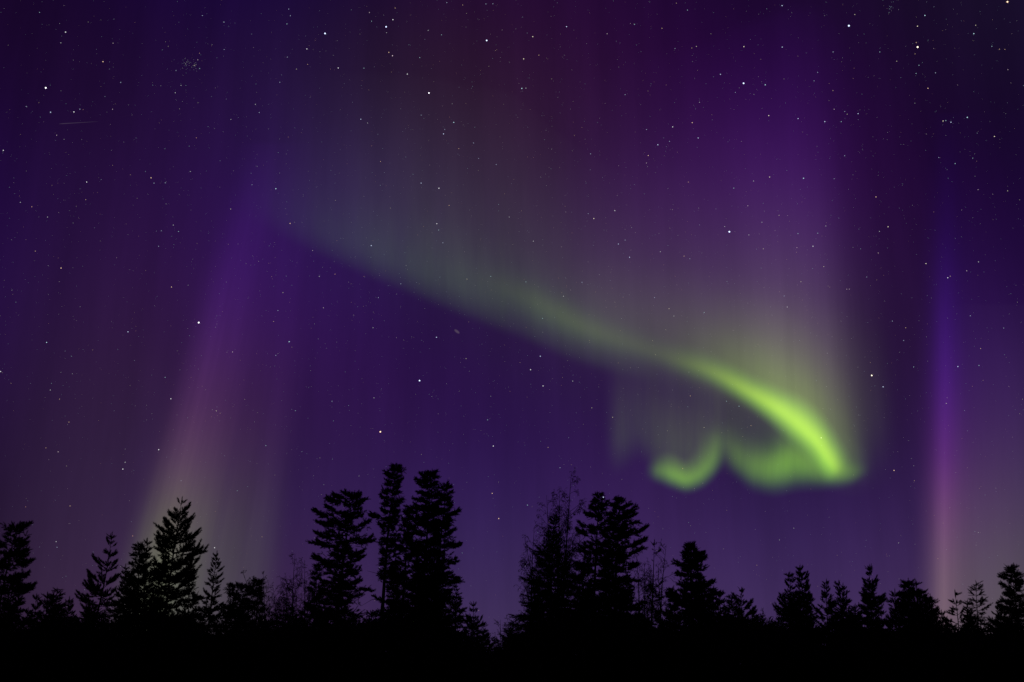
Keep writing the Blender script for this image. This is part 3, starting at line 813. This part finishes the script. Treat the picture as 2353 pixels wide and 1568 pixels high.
    # short inner twigs close to the trunk
    if kind != 'spruce':
        z = hz * 0.97
        while z > zmin:
            t = (hz - z) / max(0.5, hz - zmin)
            for _ in range(int(round(dens * (4 * min(1, 0.3 + t) if kind == 'pine' else 2.4 * max(0, t - 0.3))))):
                phi = rng.uniform(0, 6.28)
                h = er * math.cos(phi) + ef * math.sin(phi)
                rad = reach(z, phi) * rng.uniform(0.1, 0.78 if kind == 'pine' else 0.5)
                q = trunk_at(z) + h * rad + UP * rng.uniform(-0.1, 0.1)
                for _k in range(3):
                    leaf.add(q, unit(h * rng.uniform(-.2, 1) + er * rng.uniform(-.8, .8) + UP * rng.uniform(-.5, .8)), rng.uniform(0.12, 0.30), R * rng.uniform(0.7, 1.3))
            z -= 0.14
    # the arms that stand out of the crown: bearing of each arm's tip
    for ax, ay in arms:
        q = aloft(ax, ay, dist + rng.uniform(-0.3, 0.3)) - base
        c = trunk_at(q[2])
        dx = float((q - c) @ er)
        z0 = min(q[2] - abs(dx) * ({'young': 0.55, 'pine': 0.16, 'spruce': 0.1}[kind] + rng.uniform(-0.1, 0.12)), hz - 0.15)
        a = trunk_at(max(0.2, z0))
        h = unit(er * (1 if dx > 0 else -1) + ef * rng.uniform(-0.15, 0.15))
        for tw in range(2):
            e = q + (ef * rng.uniform(-0.5, 0.5) + UP * rng.uniform(-0.18, 0.02) - h * 0.12 if tw else -h * 0.14)
            n = 6
            pts = [a + (e - a) * (t / n) + UP * (-0.10 * abs(dx) * math.sin(math.pi * t / n)) + ef * 0.05 * rng.uniform(-1, 1) * (0 < t < n) for t in range(n + 1)]
            dress(np.array(pts), h, 0.2, max(0.4, abs(dx)))
    # a few dead snags on the bare trunk of an old pine
    if kind == 'pine' and zmin > 1.5:
        for _ in range(int(zmin * 1.3)):
            z = rng.uniform(0.8, zmin + 0.6); phi = rng.uniform(0, 6.28); L = rng.uniform(0.5, 1.5)
            h = er * math.cos(phi) + ef * math.sin(phi)
            p = trunk_at(z)
            m1 = p + h * L * 0.5 + np.array([0, 0, rng.uniform(-0.1, 0.15)])
            wood.tube([p, m1, m1 + h * L * 0.5 + np.array([0, 0, rng.uniform(-0.35, 0.15)])], [0.018, 0.011, 0.005], 4)
    link('trunk', wood.mesh('trunk', M_BARK), root)
    link('crown', leaf.mesh('crown', M_SPRUCE if kind == 'spruce' else M_NEEDLE, brush[1], rng), root)
    return root


def birch(name, label, base_px, dist, stems, seed, spread=0.5, droop=0.25, fine=1.0, group=None):
    """Leafless birch: one or more stems (tip bearings) with ascending limbs and fine hanging twigs."""
    rng = random.Random(seed)
    base = stand_point(base_px, dist)
    root = link(name, None, None, base)
    tag(root, label, 'tree', group)
    wood, twig = Wood(), Wood()
    UP = np.array([0, 0, 1.0])

    def rnd():
        v = np.array([rng.gauss(0, 1), rng.gauss(0, 1), rng.gauss(0, 1)])
        return unit(v)

    def limb(p, d, L, r, level):
        n = 5 if level < 3 else 4
        pts, dd = [p], d
        for i in range(n):
            pull = (0.16 if level == 1 else 0.05) * UP if level < 3 else -UP * droop * (0.4 + i * 0.35)
            dd = unit(dd + rnd() * (0.16 if level < 3 else 0.22) + pull)
            p = p + dd * L / n
            pts.append(p)
        pts = np.array(pts)
        (wood if level <= 1 else twig).tube(pts, np.linspace(r, max(0.0052, r * 0.35), n + 1), 5 if level <= 1 else 3)
        if level >= 4: return
        kids = int({1: 9, 2: 7, 3: 5}[level] * fine * rng.uniform(0.8, 1.2))
        for q in range(kids):
            s = rng.uniform(0.2, 1.0)
            i = min(int(s * n), n - 1)
            c = pts[i] + (pts[i + 1] - pts[i]) * (s * n - i)
            t = unit(pts[i + 1] - pts[i])
            a = unit(np.cross(t, rnd()))
            limb(c, unit(t * rng.uniform(0.7, 1.1) + a * rng.uniform(0.5, 0.9)), L * rng.uniform(0.34, 0.58) * (1.1 - 0.4 * s), max(0.0060, r * 0.55 * (1.15 - 0.5 * s)), level + 1)

    for (tx, ty) in stems:
        T = aloft(tx, ty, dist + rng.uniform(-0.6, 0.6)) - base
        n = 9
        bow = rnd() * 0.05 * np.linalg.norm(T); bow[2] = 0
        pts = np.array([T * (i / n) ** 1.0 + bow * math.sin(math.pi * i / n) + np.array([0, 0, -0.2 if i == 0 else 0]) for i in range(n + 1)])
        Ht = np.linalg.norm(T)
        r0 = 0.0085 * Ht + 0.012
        wood.tube(pts, np.linspace(r0, 0.006, n + 1), 7)
        nl = int(Ht * 2.6 * fine)
        for q in range(nl):
            s = 0.30 + 0.68 * (q + rng.random()) / nl
            i = min(int(s * n), n - 1)
            c = pts[i] + (pts[i + 1] - pts[i]) * (s * n - i)
            phi = rng.uniform(0, 6.28)
            h = np.array([math.cos(phi), math.sin(phi), 0])
            L = Ht * spread * (1.05 - s) * rng.uniform(0.5, 1.0) * min(1, 0.3 + 2.2 * (s - 0.25)) + 0.35
            limb(c, unit(h * rng.uniform(0.55, 1.0) + UP * rng.uniform(0.45, 0.9)), L, max(0.010, r0 * 0.45 * (1.1 - s)), 2 if L < 1.2 else 1)
    link('trunk', wood.mesh('trunk', M_BIRCH), root)
    link('crown', twig.mesh('crown', M_TWIG), root)
    return root


def cone(x, y, w, foot=1450, lean=0, power=0.75, asym=0.0):
    """Crown rows of an evenly tapering conifer: from its tip down to the foot of the crown."""
    out = []
    for i in range(9):
        f = i / 8
        r = 3 + w * f ** power
        out.append((y + (foot - y) * f, r * (1 - asym), r * (1 + asym)))
    return out


# --- the tall pines and spruces, left to right, each with its own crown outline
P_OLD, P_YOUNG, P_SPR = 'pine_tree', 'young_pine', 'spruce_tree'
conifer('pine', P_OLD, 'tall dark pine cut off by the left edge of the view', (40, 1203), -32, 46,
        [(1203, 6, 5), (1214, 30, 26), (1240, 48, 38), (1290, 62, 64), (1320, 66, 58), (1356, 70, 84), (1380, 60, 50), (1420, 60, 50)], 11, dens=1.05,
        arms=[(38, 1206), (70, 1208), (62, 1244), (68, 1266), (64, 1280), (78, 1291), (71, 1320), (78, 1350)])
conifer('young', P_YOUNG, 'small dark pine just right of the pine at the left edge', (84, 1366), 84, 55, cone(84, 1366, 24, 1460), 12)
conifer('spruce', P_SPR, 'small pointed spruce standing between the left edge pine and the leaning pine', (132, 1351), 130, 58, cone(132, 1351, 34, 1470), 13)
conifer('young', P_YOUNG, 'small dark pine left of the leaning pine, right of the little spruce', (160, 1372), 160, 57, cone(160, 1372, 26, 1460), 14)
conifer('young', 'leaning_pine', 'slender pine leaning right with a thin open crown', (258, 1224), 192, 54,
        [(1224, 4, 4), (1240, 16, 14), (1275, 14, 26), (1295, 34, 30), (1335, 44, 36), (1375, 58, 40), (1410, 56, 44), (1450, 40, 40)], 15, dens=0.62, whorl=0.5,
        arms=[(210, 1280), (269, 1271), (271, 1297), (198, 1317), (190, 1340), (173, 1364), (268, 1330)])
conifer('young', P_YOUNG, 'bushy pine between the leaning pine and the big open pine', (289, 1297), 286, 56, cone(289, 1297, 40, 1460), 16, dens=0.9)
conifer('pine', P_OLD, 'dense pine joined to the left side of the big open pine', (322, 1249), 322, 52,
        [(1249, 5, 5), (1275, 14, 18), (1300, 22, 24), (1350, 34, 34), (1400, 44, 44), (1470, 50, 50)], 17, dens=1.15)
conifer('young', P_YOUNG, 'short dark pine tip in front of the big open pine', (339, 1238), 340, 53,
        [(1238, 4, 4), (1262, 16, 14), (1300, 22, 24), (1360, 34, 34), (1460, 46, 46)], 18)
conifer('young', P_OLD, 'big open crowned pine silhouetted against the pale beam', (419, 1143), 356, 48,
        [(1143, 4, 4), (1160, 14, 18), (1182, 22, 26), (1196, 34, 40), (1222, 44, 48), (1258, 46, 78), (1300, 50, 76), (1340, 44, 62), (1380, 52, 60), (1430, 60, 60)], 19, dens=1.0, whorl=0.40,
        arms=[(462, 1222), (468, 1262), (448, 1188), (374, 1196), (384, 1180), (357, 1230), (453, 1323), (440, 1164), (350, 1290)])
conifer('young', 'narrow_pine', 'narrow spindly pine right of the big open pine under a white star', (499, 1267), 462, 55,
        [(1267, 2, 2), (1284, 11, 10), (1300, 10, 14), (1330, 14, 22), (1345, 20, 16), (1380, 24, 30), (1415, 28, 30), (1450, 30, 28)], 20, dens=0.8, whorl=0.36)
conifer('pine', P_OLD, 'low broad dark pine left of the bare birch', (556, 1338), 552, 50,
        [(1336, 22, 14), (1350, 34, 40), (1380, 40, 46), (1420, 52, 52), (1480, 60, 60)], 21, dens=1.4)
conifer('pine', P_OLD, 'low dark pine with a raised right shoulder beside the bare birch', (591, 1331), 582, 51,
        [(1331, 5, 5), (1350, 24, 8), (1390, 30, 14), (1440, 40, 22), (1480, 44, 26)], 22, dens=1.2)
birch('birch_tree', 'spreading bare birch between the low broad pine and the flat topped pine', 632, 56, [(560, 1322), (606, 1326), (628, 1350)], 31, spread=0.40, droop=0.1)
birch('birch_tree', 'bare birch with forked stems left of the flat topped pine', 645, 58, [(660, 1330), (646, 1352), (684, 1340)], 32, spread=0.36, droop=0.1)
conifer('spruce', P_SPR, 'tiny dark spruce at the foot of the bare birches', (669, 1396), 669, 52, cone(669, 1396, 26, 1480), 23)
birch('birch_tree', 'bare birch twigs rising against the left side of the flat topped pine', 700, 60, [(678, 1273), (700, 1292), (722, 1300)], 33, spread=0.32, droop=0.1)
conifer('pine', 'flat_topped_pine', 'tall pine with a flat layered top standing alone left of the twin tall pines', (812, 1129), 748, 52,
        [(1129, 10, 12), (1137, 58, 24), (1150, 60, 40), (1172, 84, 30), (1186, 70, 52), (1205, 76, 62), (1232, 76, 66), (1262, 60, 74), (1290, 66, 44), (1320, 52, 66), (1350, 60, 66), (1395, 70, 74), (1440, 70, 84)], 24, dens=1.25, whorl=0.36,
        arms=[(749, 1145), (762, 1140), (717, 1172), (841, 1148), (832, 1136), (725, 1201), (849, 1201), (723, 1245), (862, 1235), (717, 1277), (838, 1281), (831, 1332), (722, 1225)])
conifer('pine', 'thin_trunked_pine', 'tallest pine with a bare thin trunk visible below its narrow crown', (911, 1068), 862, 52,
        [(1068, 8, 8), (1082, 24, 24), (1100, 22, 22), (1125, 28, 26), (1160, 34, 26), (1190, 30, 34), (1210, 34, 30), (1228, 20, 34), (1260, 14, 38), (1300, 10, 40), (1340, 8, 40)], 25, dens=1.15, whorl=0.40,
        arms=[(882, 1086), (925, 1080), (875, 1126), (926, 1106), (872, 1142), (848, 1181), (866, 1205), (929, 1147)])
conifer('pine', 'dense_pine', 'tall dense pine right of the tallest thin trunked pine', (990, 1082), 948, 53,
        [(1082, 14, 16), (1096, 30, 22), (1120, 42, 24), (1150, 40, 36), (1190, 60, 40), (1230, 60, 50), (1280, 60, 60), (1340, 60, 60), (1400, 66, 64), (1460, 70, 70)], 26, dens=1.35, whorl=0.36,
        arms=[(952, 1101), (963, 1090), (1006, 1086), (936, 1172), (928, 1240)])
conifer('pine', 'dense_pine', 'tall pine with jagged right side facing open sky right of the dense pine', (1026, 1112), 978, 51,
        [(1112, 22, 8), (1130, 30, 12), (1160, 34, 24), (1176, 30, 46), (1210, 34, 34), (1250, 40, 52), (1290, 44, 46), (1330, 50, 56), (1370, 54, 48), (1410, 50, 30), (1450, 50, 36)], 27, dens=1.1, whorl=0.42,
        arms=[(1033, 1116), (1040, 1158), (1059, 1173), (1047, 1219), (1062, 1250), (1054, 1284), (1057, 1332), (1040, 1372)])
conifer('pine', P_OLD, 'lower pine filling the gap between the tall pine trunks', (938, 1170), 925, 57,
        [(1170, 8, 8), (1220, 24, 24), (1300, 36, 34), (1380, 44, 44), (1470, 60, 60)], 28, dens=1.2)
conifer('young', 'narrow_pine', 'thin spire like pine right below the jagged tall pine', (1049, 1340), 1044, 56,
        [(1340, 2, 2), (1358, 7, 7), (1382, 10, 12), (1410, 16, 12), (1440, 22, 18), (1475, 30, 24)], 29, dens=0.8, whorl=0.32)
conifer('young', P_YOUNG, 'small pine with a bare tip beside the gap in the middle of the forest', (1088, 1383), 1084, 58,
        [(1383, 2, 2), (1396, 7, 8), (1412, 18, 16), (1440, 26, 24), (1475, 40, 34)], 30, dens=1.0, whorl=0.34)
conifer('young', P_YOUNG, 'lowest small pine on the left side of the gap in the middle of the forest', (1110, 1428), 1106, 60, cone(1110, 1428, 24, 1500), 40)
conifer('spruce', P_SPR, 'tiny spruce tip in the very bottom of the central gap', (1135, 1464), 1135, 62, cone(1135, 1464, 18, 1510), 41)
birch('birch_tree', 'little bare birch right of the central gap', 1168, 62, [(1150, 1424), (1166, 1420)], 34, spread=0.36, droop=0.1)
conifer('spruce', P_SPR, 'small dark spruce right of the central gap beside the little birch', (1180, 1425), 1180, 58, cone(1180, 1425, 26, 1490), 42)
birch('birch_tree', 'tall bare birch with weeping left branches behind the dark column spruce', 1272, 60, [(1313, 1084), (1256, 1138), (1286, 1125)], 35, spread=0.30, droop=0.40, fine=1.0)
birch('birch_tree', 'lower weeping birch hanging its twigs left of the dark column spruce', 1232, 58, [(1205, 1236), (1228, 1210)], 36, spread=0.34, droop=0.5, fine=0.8)
conifer('spruce', 'column_spruce', 'dark narrow topped spruce in front of the tall bare birch', (1274, 1186), 1266, 53,
        [(1186, 4, 4), (1200, 13, 12), (1230, 15, 20), (1262, 18, 22), (1275, 40, 24), (1300, 44, 36), (1330, 50, 36), (1370, 62, 40), (1400, 74, 46), (1460, 84, 60)], 43, dens=1.1)
conifer('pine', 'dense_pine', 'tall pine right of the bare birch with a bright star at its top', (1377, 1132), 1352, 55,
        [(1132, 8, 8), (1148, 16, 22), (1170, 32, 26), (1186, 46, 30), (1215, 50, 40), (1250, 46, 40), (1290, 46, 46), (1340, 60, 60), (1400, 66, 66), (1470, 76, 76)], 44, dens=1.1, whorl=0.42,
        arms=[(1363, 1148), (1402, 1154), (1353, 1167), (1340, 1178), (1322, 1219), (1330, 1260)])
conifer('pine', 'dense_pine', 'tall broad pine with a lobed right side, right of the pine with the bright star', (1424, 1141), 1404, 52,
        [(1141, 8, 10), (1154, 14, 36), (1168, 20, 40), (1188, 34, 44), (1212, 40, 66), (1238, 44, 62), (1262, 46, 56), (1285, 44, 46), (1320, 50, 44), (1370, 56, 56), (1420, 66, 70), (1470, 76, 76)], 45, dens=1.4, whorl=0.36,
        arms=[(1466, 1166), (1464, 1182), (1490, 1212), (1488, 1239), (1482, 1261), (1400, 1160), (1470, 1300)])
conifer('pine', P_OLD, 'lower pine filling the space between the column spruce and the tall broad pine', (1330, 1290), 1326, 58,
        [(1290, 8, 8), (1330, 28, 28), (1390, 44, 44), (1470, 60, 60)], 46, dens=1.0)
birch('birch_tree', 'bare birch drooping behind the right side of the tall broad pine', 1450, 60, [(1462, 1262), (1480, 1290)], 37, spread=0.34, droop=0.5)
conifer('young', 'crooked_snag', 'thin crooked bare trunk with a bent top right of the tall broad pine', (1504, 1240), 1488, 52,
        [(1240, 2, 12), (1262, 3, 14), (1290, 6, 14), (1320, 6, 20), (1360, 8, 24), (1410, 12, 28), (1450, 16, 30)], 47, dens=0.35, whorl=0.62)
birch('birch_tree', 'sparse bare birch between the crooked trunk and the rounded pine', 1524, 54, [(1531, 1252), (1512, 1290)], 38, spread=0.30, droop=0.15)
conifer('pine', 'rounded_pine', 'dark pine with a pointed tip and heavy rounded body right of the crooked trunk', (1586, 1247), 1582, 50,
        [(1247, 6, 5), (1262, 14, 18), (1276, 26, 40), (1292, 40, 36), (1310, 34, 34), (1320, 38, 40), (1352, 56, 50), (1390, 58, 64), (1430, 70, 84), (1480, 80, 90)], 48, dens=1.6, whorl=0.30,
        arms=[(1547, 1292), (1566, 1281), (1621, 1270), (1625, 1282), (1577, 1260), (1598, 1258), (1642, 1338), (1531, 1358), (1552, 1318)])
conifer('young', P_YOUNG, 'small spire poking from the right flank of the rounded pine', (1655, 1359), 1652, 53, cone(1655, 1359, 30, 1470), 49)
conifer('young', P_YOUNG, 'low dark pine between the rounded pine and the pine with spread arms', (1676, 1390), 1676, 55, cone(1676, 1390, 30, 1470), 50)
conifer('young', P_YOUNG, 'small pine with spread upward arms and a bare leader', (1704, 1350), 1704, 54,
        [(1350, 2, 2), (1366, 7, 7), (1376, 26, 10), (1386, 20, 30), (1404, 20, 34), (1430, 34, 40), (1475, 44, 48)], 51, dens=0.8, whorl=0.38,
        arms=[(1679, 1369), (1732, 1383), (1738, 1400)])
birch('birch_tree', 'faint little bare birch in the gap right of the pine with spread arms', 1756, 60, [(1758, 1410), (1768, 1420)], 39, spread=0.36, droop=0.15)
conifer('spruce', P_SPR, 'tiny spruce at the left foot of the double topped pine', (1788, 1418), 1788, 57, cone(1788, 1418, 26, 1490), 52)
conifer('young', P_YOUNG, 'left top of the double topped pine pair', (1815, 1314), 1816, 54,
        [(1314, 3, 3), (1330, 10, 10), (1345, 16, 12), (1374, 30, 16), (1388, 34, 20), (1420, 30, 30), (1480, 40, 40)], 53, dens=1.05,
        arms=[(1786, 1384), (1802, 1344)])
conifer('young', P_YOUNG, 'right and taller top of the double topped pine pair', (1838, 1298), 1842, 53,
        [(1298, 3, 3), (1312, 12, 8), (1322, 10, 22), (1350, 18, 22), (1376, 20, 28), (1400, 30, 34), (1430, 36, 40), (1480, 46, 50)], 54, dens=1.25,
        arms=[(1860, 1321), (1858, 1350), (1868, 1374)])
conifer('young', P_YOUNG, 'open young pine left of a matching pair of pointed pines', (1899, 1331), 1906, 56,
        [(1331, 2, 2), (1344, 8, 12), (1362, 14, 16), (1380, 24, 16), (1405, 26, 22), (1440, 34, 34), (1480, 40, 40)], 55, dens=0.75, whorl=0.40)
conifer('young', P_YOUNG, 'left one of a close pair of pointed pines', (1927, 1334), 1930, 55,
        [(1334, 2, 2), (1348, 9, 8), (1372, 16, 12), (1400, 22, 20), (1440, 30, 30), (1480, 36, 36)], 56, dens=0.85)
conifer('young', P_YOUNG, 'right one of a close pair of pointed pines', (1937, 1341), 1941, 56,
        [(1341, 2, 2), (1356, 9, 10), (1376, 12, 16), (1392, 12, 20), (1430, 24, 26), (1480, 34, 34)], 57, dens=0.85)
conifer('young', P_YOUNG, 'low dark pine between the close pair and the tall pointed pine', (1965, 1388), 1962, 55, cone(1965, 1388, 26, 1470), 58)
conifer('young', 'pointed_pine', 'tall neatly pointed pine standing apart left of the violet pillar', (1998, 1298), 2006, 53,
        [(1298, 2, 2), (1315, 8, 10), (1335, 20, 20), (1352, 14, 22), (1370, 22, 34), (1384, 18, 22), (1402, 28, 34), (1440, 32, 40), (1480, 44, 46)], 59, dens=1.1,
        arms=[(1980, 1337), (2019, 1330), (1978, 1372), (2038, 1372)])
conifer('young', P_YOUNG, 'left shoulder of the dark pine clump beside the violet pillar', (2056, 1354), 2058, 54, cone(2056, 1354, 36, 1470), 60)
conifer('pine', P_OLD, 'middle tip of the dark pine clump beside the violet pillar', (2085, 1335), 2088, 53,
        [(1335, 6, 5), (1348, 18, 12), (1372, 24, 20), (1420, 40, 40), (1470, 50, 50)], 61, dens=1.3)
conifer('young', P_YOUNG, 'right tip of the dark pine clump beside the violet pillar', (2104, 1333), 2107, 52,
        [(1333, 2, 2), (1346, 6, 10), (1358, 12, 22), (1386, 20, 32), (1420, 34, 44), (1470, 50, 54)], 62, dens=1.3)
conifer('young', P_YOUNG, 'low pine in front of the foot of the violet pillar', (2141, 1378), 2140, 54, cone(2141, 1378, 32, 1470), 63)
conifer('young', P_YOUNG, 'lowest dark pine tip right under the violet pillar', (2163, 1402), 2166, 57, cone(2163, 1402, 22, 1475), 64, dens=0.9)
conifer('young', 'open_pine', 'open feathery young pine right of the violet pillar', (2194, 1356), 2206, 55,
        [(1356, 2, 2), (1372, 9, 12), (1388, 14, 18), (1404, 26, 18), (1430, 34, 26), (1480, 40, 34)], 65, dens=0.6, whorl=0.38)
conifer('young', P_YOUNG, 'thin side tip between the open pine and the next spruce like pine', (2223, 1379), 2224, 56, cone(2223, 1379, 16, 1470), 66, dens=0.8)
conifer('spruce', P_SPR, 'spruce with level branches second from the right edge', (2243, 1338), 2250, 54,
        [(1338, 2, 2), (1350, 5, 6), (1362, 24, 22), (1382, 16, 26), (1402, 24, 34), (1440, 34, 40), (1480, 44, 44)], 67, dens=0.75, whorl=0.36)
conifer('young', P_YOUNG, 'low dark pine left under the pine at the right edge', (2292, 1388), 2292, 54, cone(2292, 1388, 30, 1470), 68)
conifer('pine', P_OLD, 'tall pine with an open top at the right edge of the view', (2322, 1300), 2340, 50,
        [(1300, 5, 6), (1318, 12, 16), (1330, 40, 18), (1352, 40, 34), (1374, 30, 40), (1396, 52, 50), (1440, 60, 60), (1480, 70, 70)], 69, dens=1.0, whorl=0.40,
        arms=[(2334, 1306), (2297, 1326), (2296, 1344), (2291, 1392), (2352, 1340)])

# --- pines standing behind the tall ones: they close the lower part of the crowns into one dark mass
for i, (x, y, w) in enumerate([(300, 1312, 40), (372, 1300, 44), (432, 1318, 40), (728, 1296, 34), (786, 1322, 38), (742, 1352, 44), (905, 1300, 30), (980, 1242, 44), (1012, 1286, 44), (960, 1330, 54),
                               (1236, 1330, 40), (1296, 1302, 44), (1346, 1300, 44), (1396, 1276, 50), (1440, 1322, 40), (1546, 1352, 34), (1606, 1316, 46), (1636, 1350, 40),
                               (1826, 1360, 34), (1852, 1362, 34), (1912, 1380, 30), (1944, 1378, 30), (1998, 1362, 36), (2074, 1362, 36), (2106, 1358, 44), (2134, 1372, 36), (2322, 1356, 44), (30, 1330, 50)]):
    conifer('pine', P_OLD, 'dark pine half hidden behind the taller trees in front of it', (x, y), x + 2, 57 + (i * 7 % 6), cone(x, y, w, 1470, power=0.6), 400 + i, dens=1.1,
            group='pines half hidden behind the taller trees')

# --- low conifers merged into the dark foot of the forest
rng0 = random.Random(77)
LOWEST = [(-60, 1395), (60, 1402), (110, 1405), (170, 1408), (215, 1430), (245, 1432), (290, 1415), (345, 1405), (400, 1405), (440, 1436), (475, 1440), (510, 1410), (560, 1400),
          (612, 1438), (650, 1440), (690, 1418), (760, 1410), (812, 1440), (840, 1424), (870, 1412), (940, 1400), (1000, 1402), (1030, 1412), (1065, 1436), (1100, 1452),
          (1132, 1478), (1160, 1462), (1190, 1440), (1230, 1410), (1330, 1400), (1420, 1405), (1470, 1438), (1500, 1432), (1540, 1415), (1640, 1405), (1705, 1425), (1742, 1455),
          (1758, 1476), (1780, 1446), (1815, 1412), (1860, 1430), (1890, 1446), (1930, 1440), (1965, 1440), (2010, 1430), (2055, 1440), (2110, 1430), (2165, 1452), (2200, 1470),
          (2240, 1446), (2290, 1424), (2420, 1420)]
LX, LY = np.array([p[0] for p in LOWEST], float), np.array([p[1] for p in LOWEST], float)
for i in range(110):
    x = -60 + i * 22.8 + rng0.uniform(-14, 14)
    if 1112 < x < 1160 or 1738 < x < 1776: continue
    y = float(np.interp(x, LX, LY)) + rng0.triangular(-62, 14, -14)
    conifer('spruce' if rng0.random() < 0.4 else 'young', P_YOUNG, 'low dark conifer merged into the black foot of the forest', (x, y), x, rng0.uniform(48, 62),
            cone(x, y, rng0.uniform(28, 46), y + 90), 200 + i, group='low conifers along the foot of the forest')


# --- undergrowth thicket along the foot of the trees: one dense mass
def build_undergrowth():
    rng = np.random.default_rng(5)
    n = 62000
    px = rng.uniform(-330, 2700, n)
    dist = rng.uniform(47, 66, n)
    top = np.interp(px, LX, LY) + 34
    az = np.arctan((px - 1176.5) / (FPX * math.cos(PITCH) + (784 - 1480) * math.sin(PITCH) * -1 * -1))
    x, y = dist * np.sin(az), dist * np.cos(az)
    g = ground_height(x, y)
    # elevation of the thicket's top above the eye, with bushy lumps
    lump = 0.30 * np.sin(px * 0.11 + dist * 1.7) + 0.22 * np.sin(px * 0.047 + dist * 0.9 + 1) + 0.16 * np.sin(px * 0.23 - dist * 2.1)
    off = np.cos(az)
    elev = (1527.5 - top) / FPX * off
    zmax = np.maximum(1.2, EYE + dist * elev - 0.30 + lump * 0.9 - g)
    z = zmax * rng.random(n) ** 0.72
    P = np.stack([x, y, z + g], -1)
    D = rng.normal(0, 0.55, (n, 3)); D[:, 2] += 0.75
    sh = Shoots()
    sh.P, sh.D, sh.Ln, sh.R = P, D, rng.uniform(0.24, 0.48, n), rng.uniform(0.18, 0.28, n)
    me = sh.mesh('undergrowth', M_BRUSH, 12, None)
    tag(link('undergrowth', me), 'black tangled undergrowth along the foot of the trees', 'undergrowth', kind='stuff')


build_undergrowth()
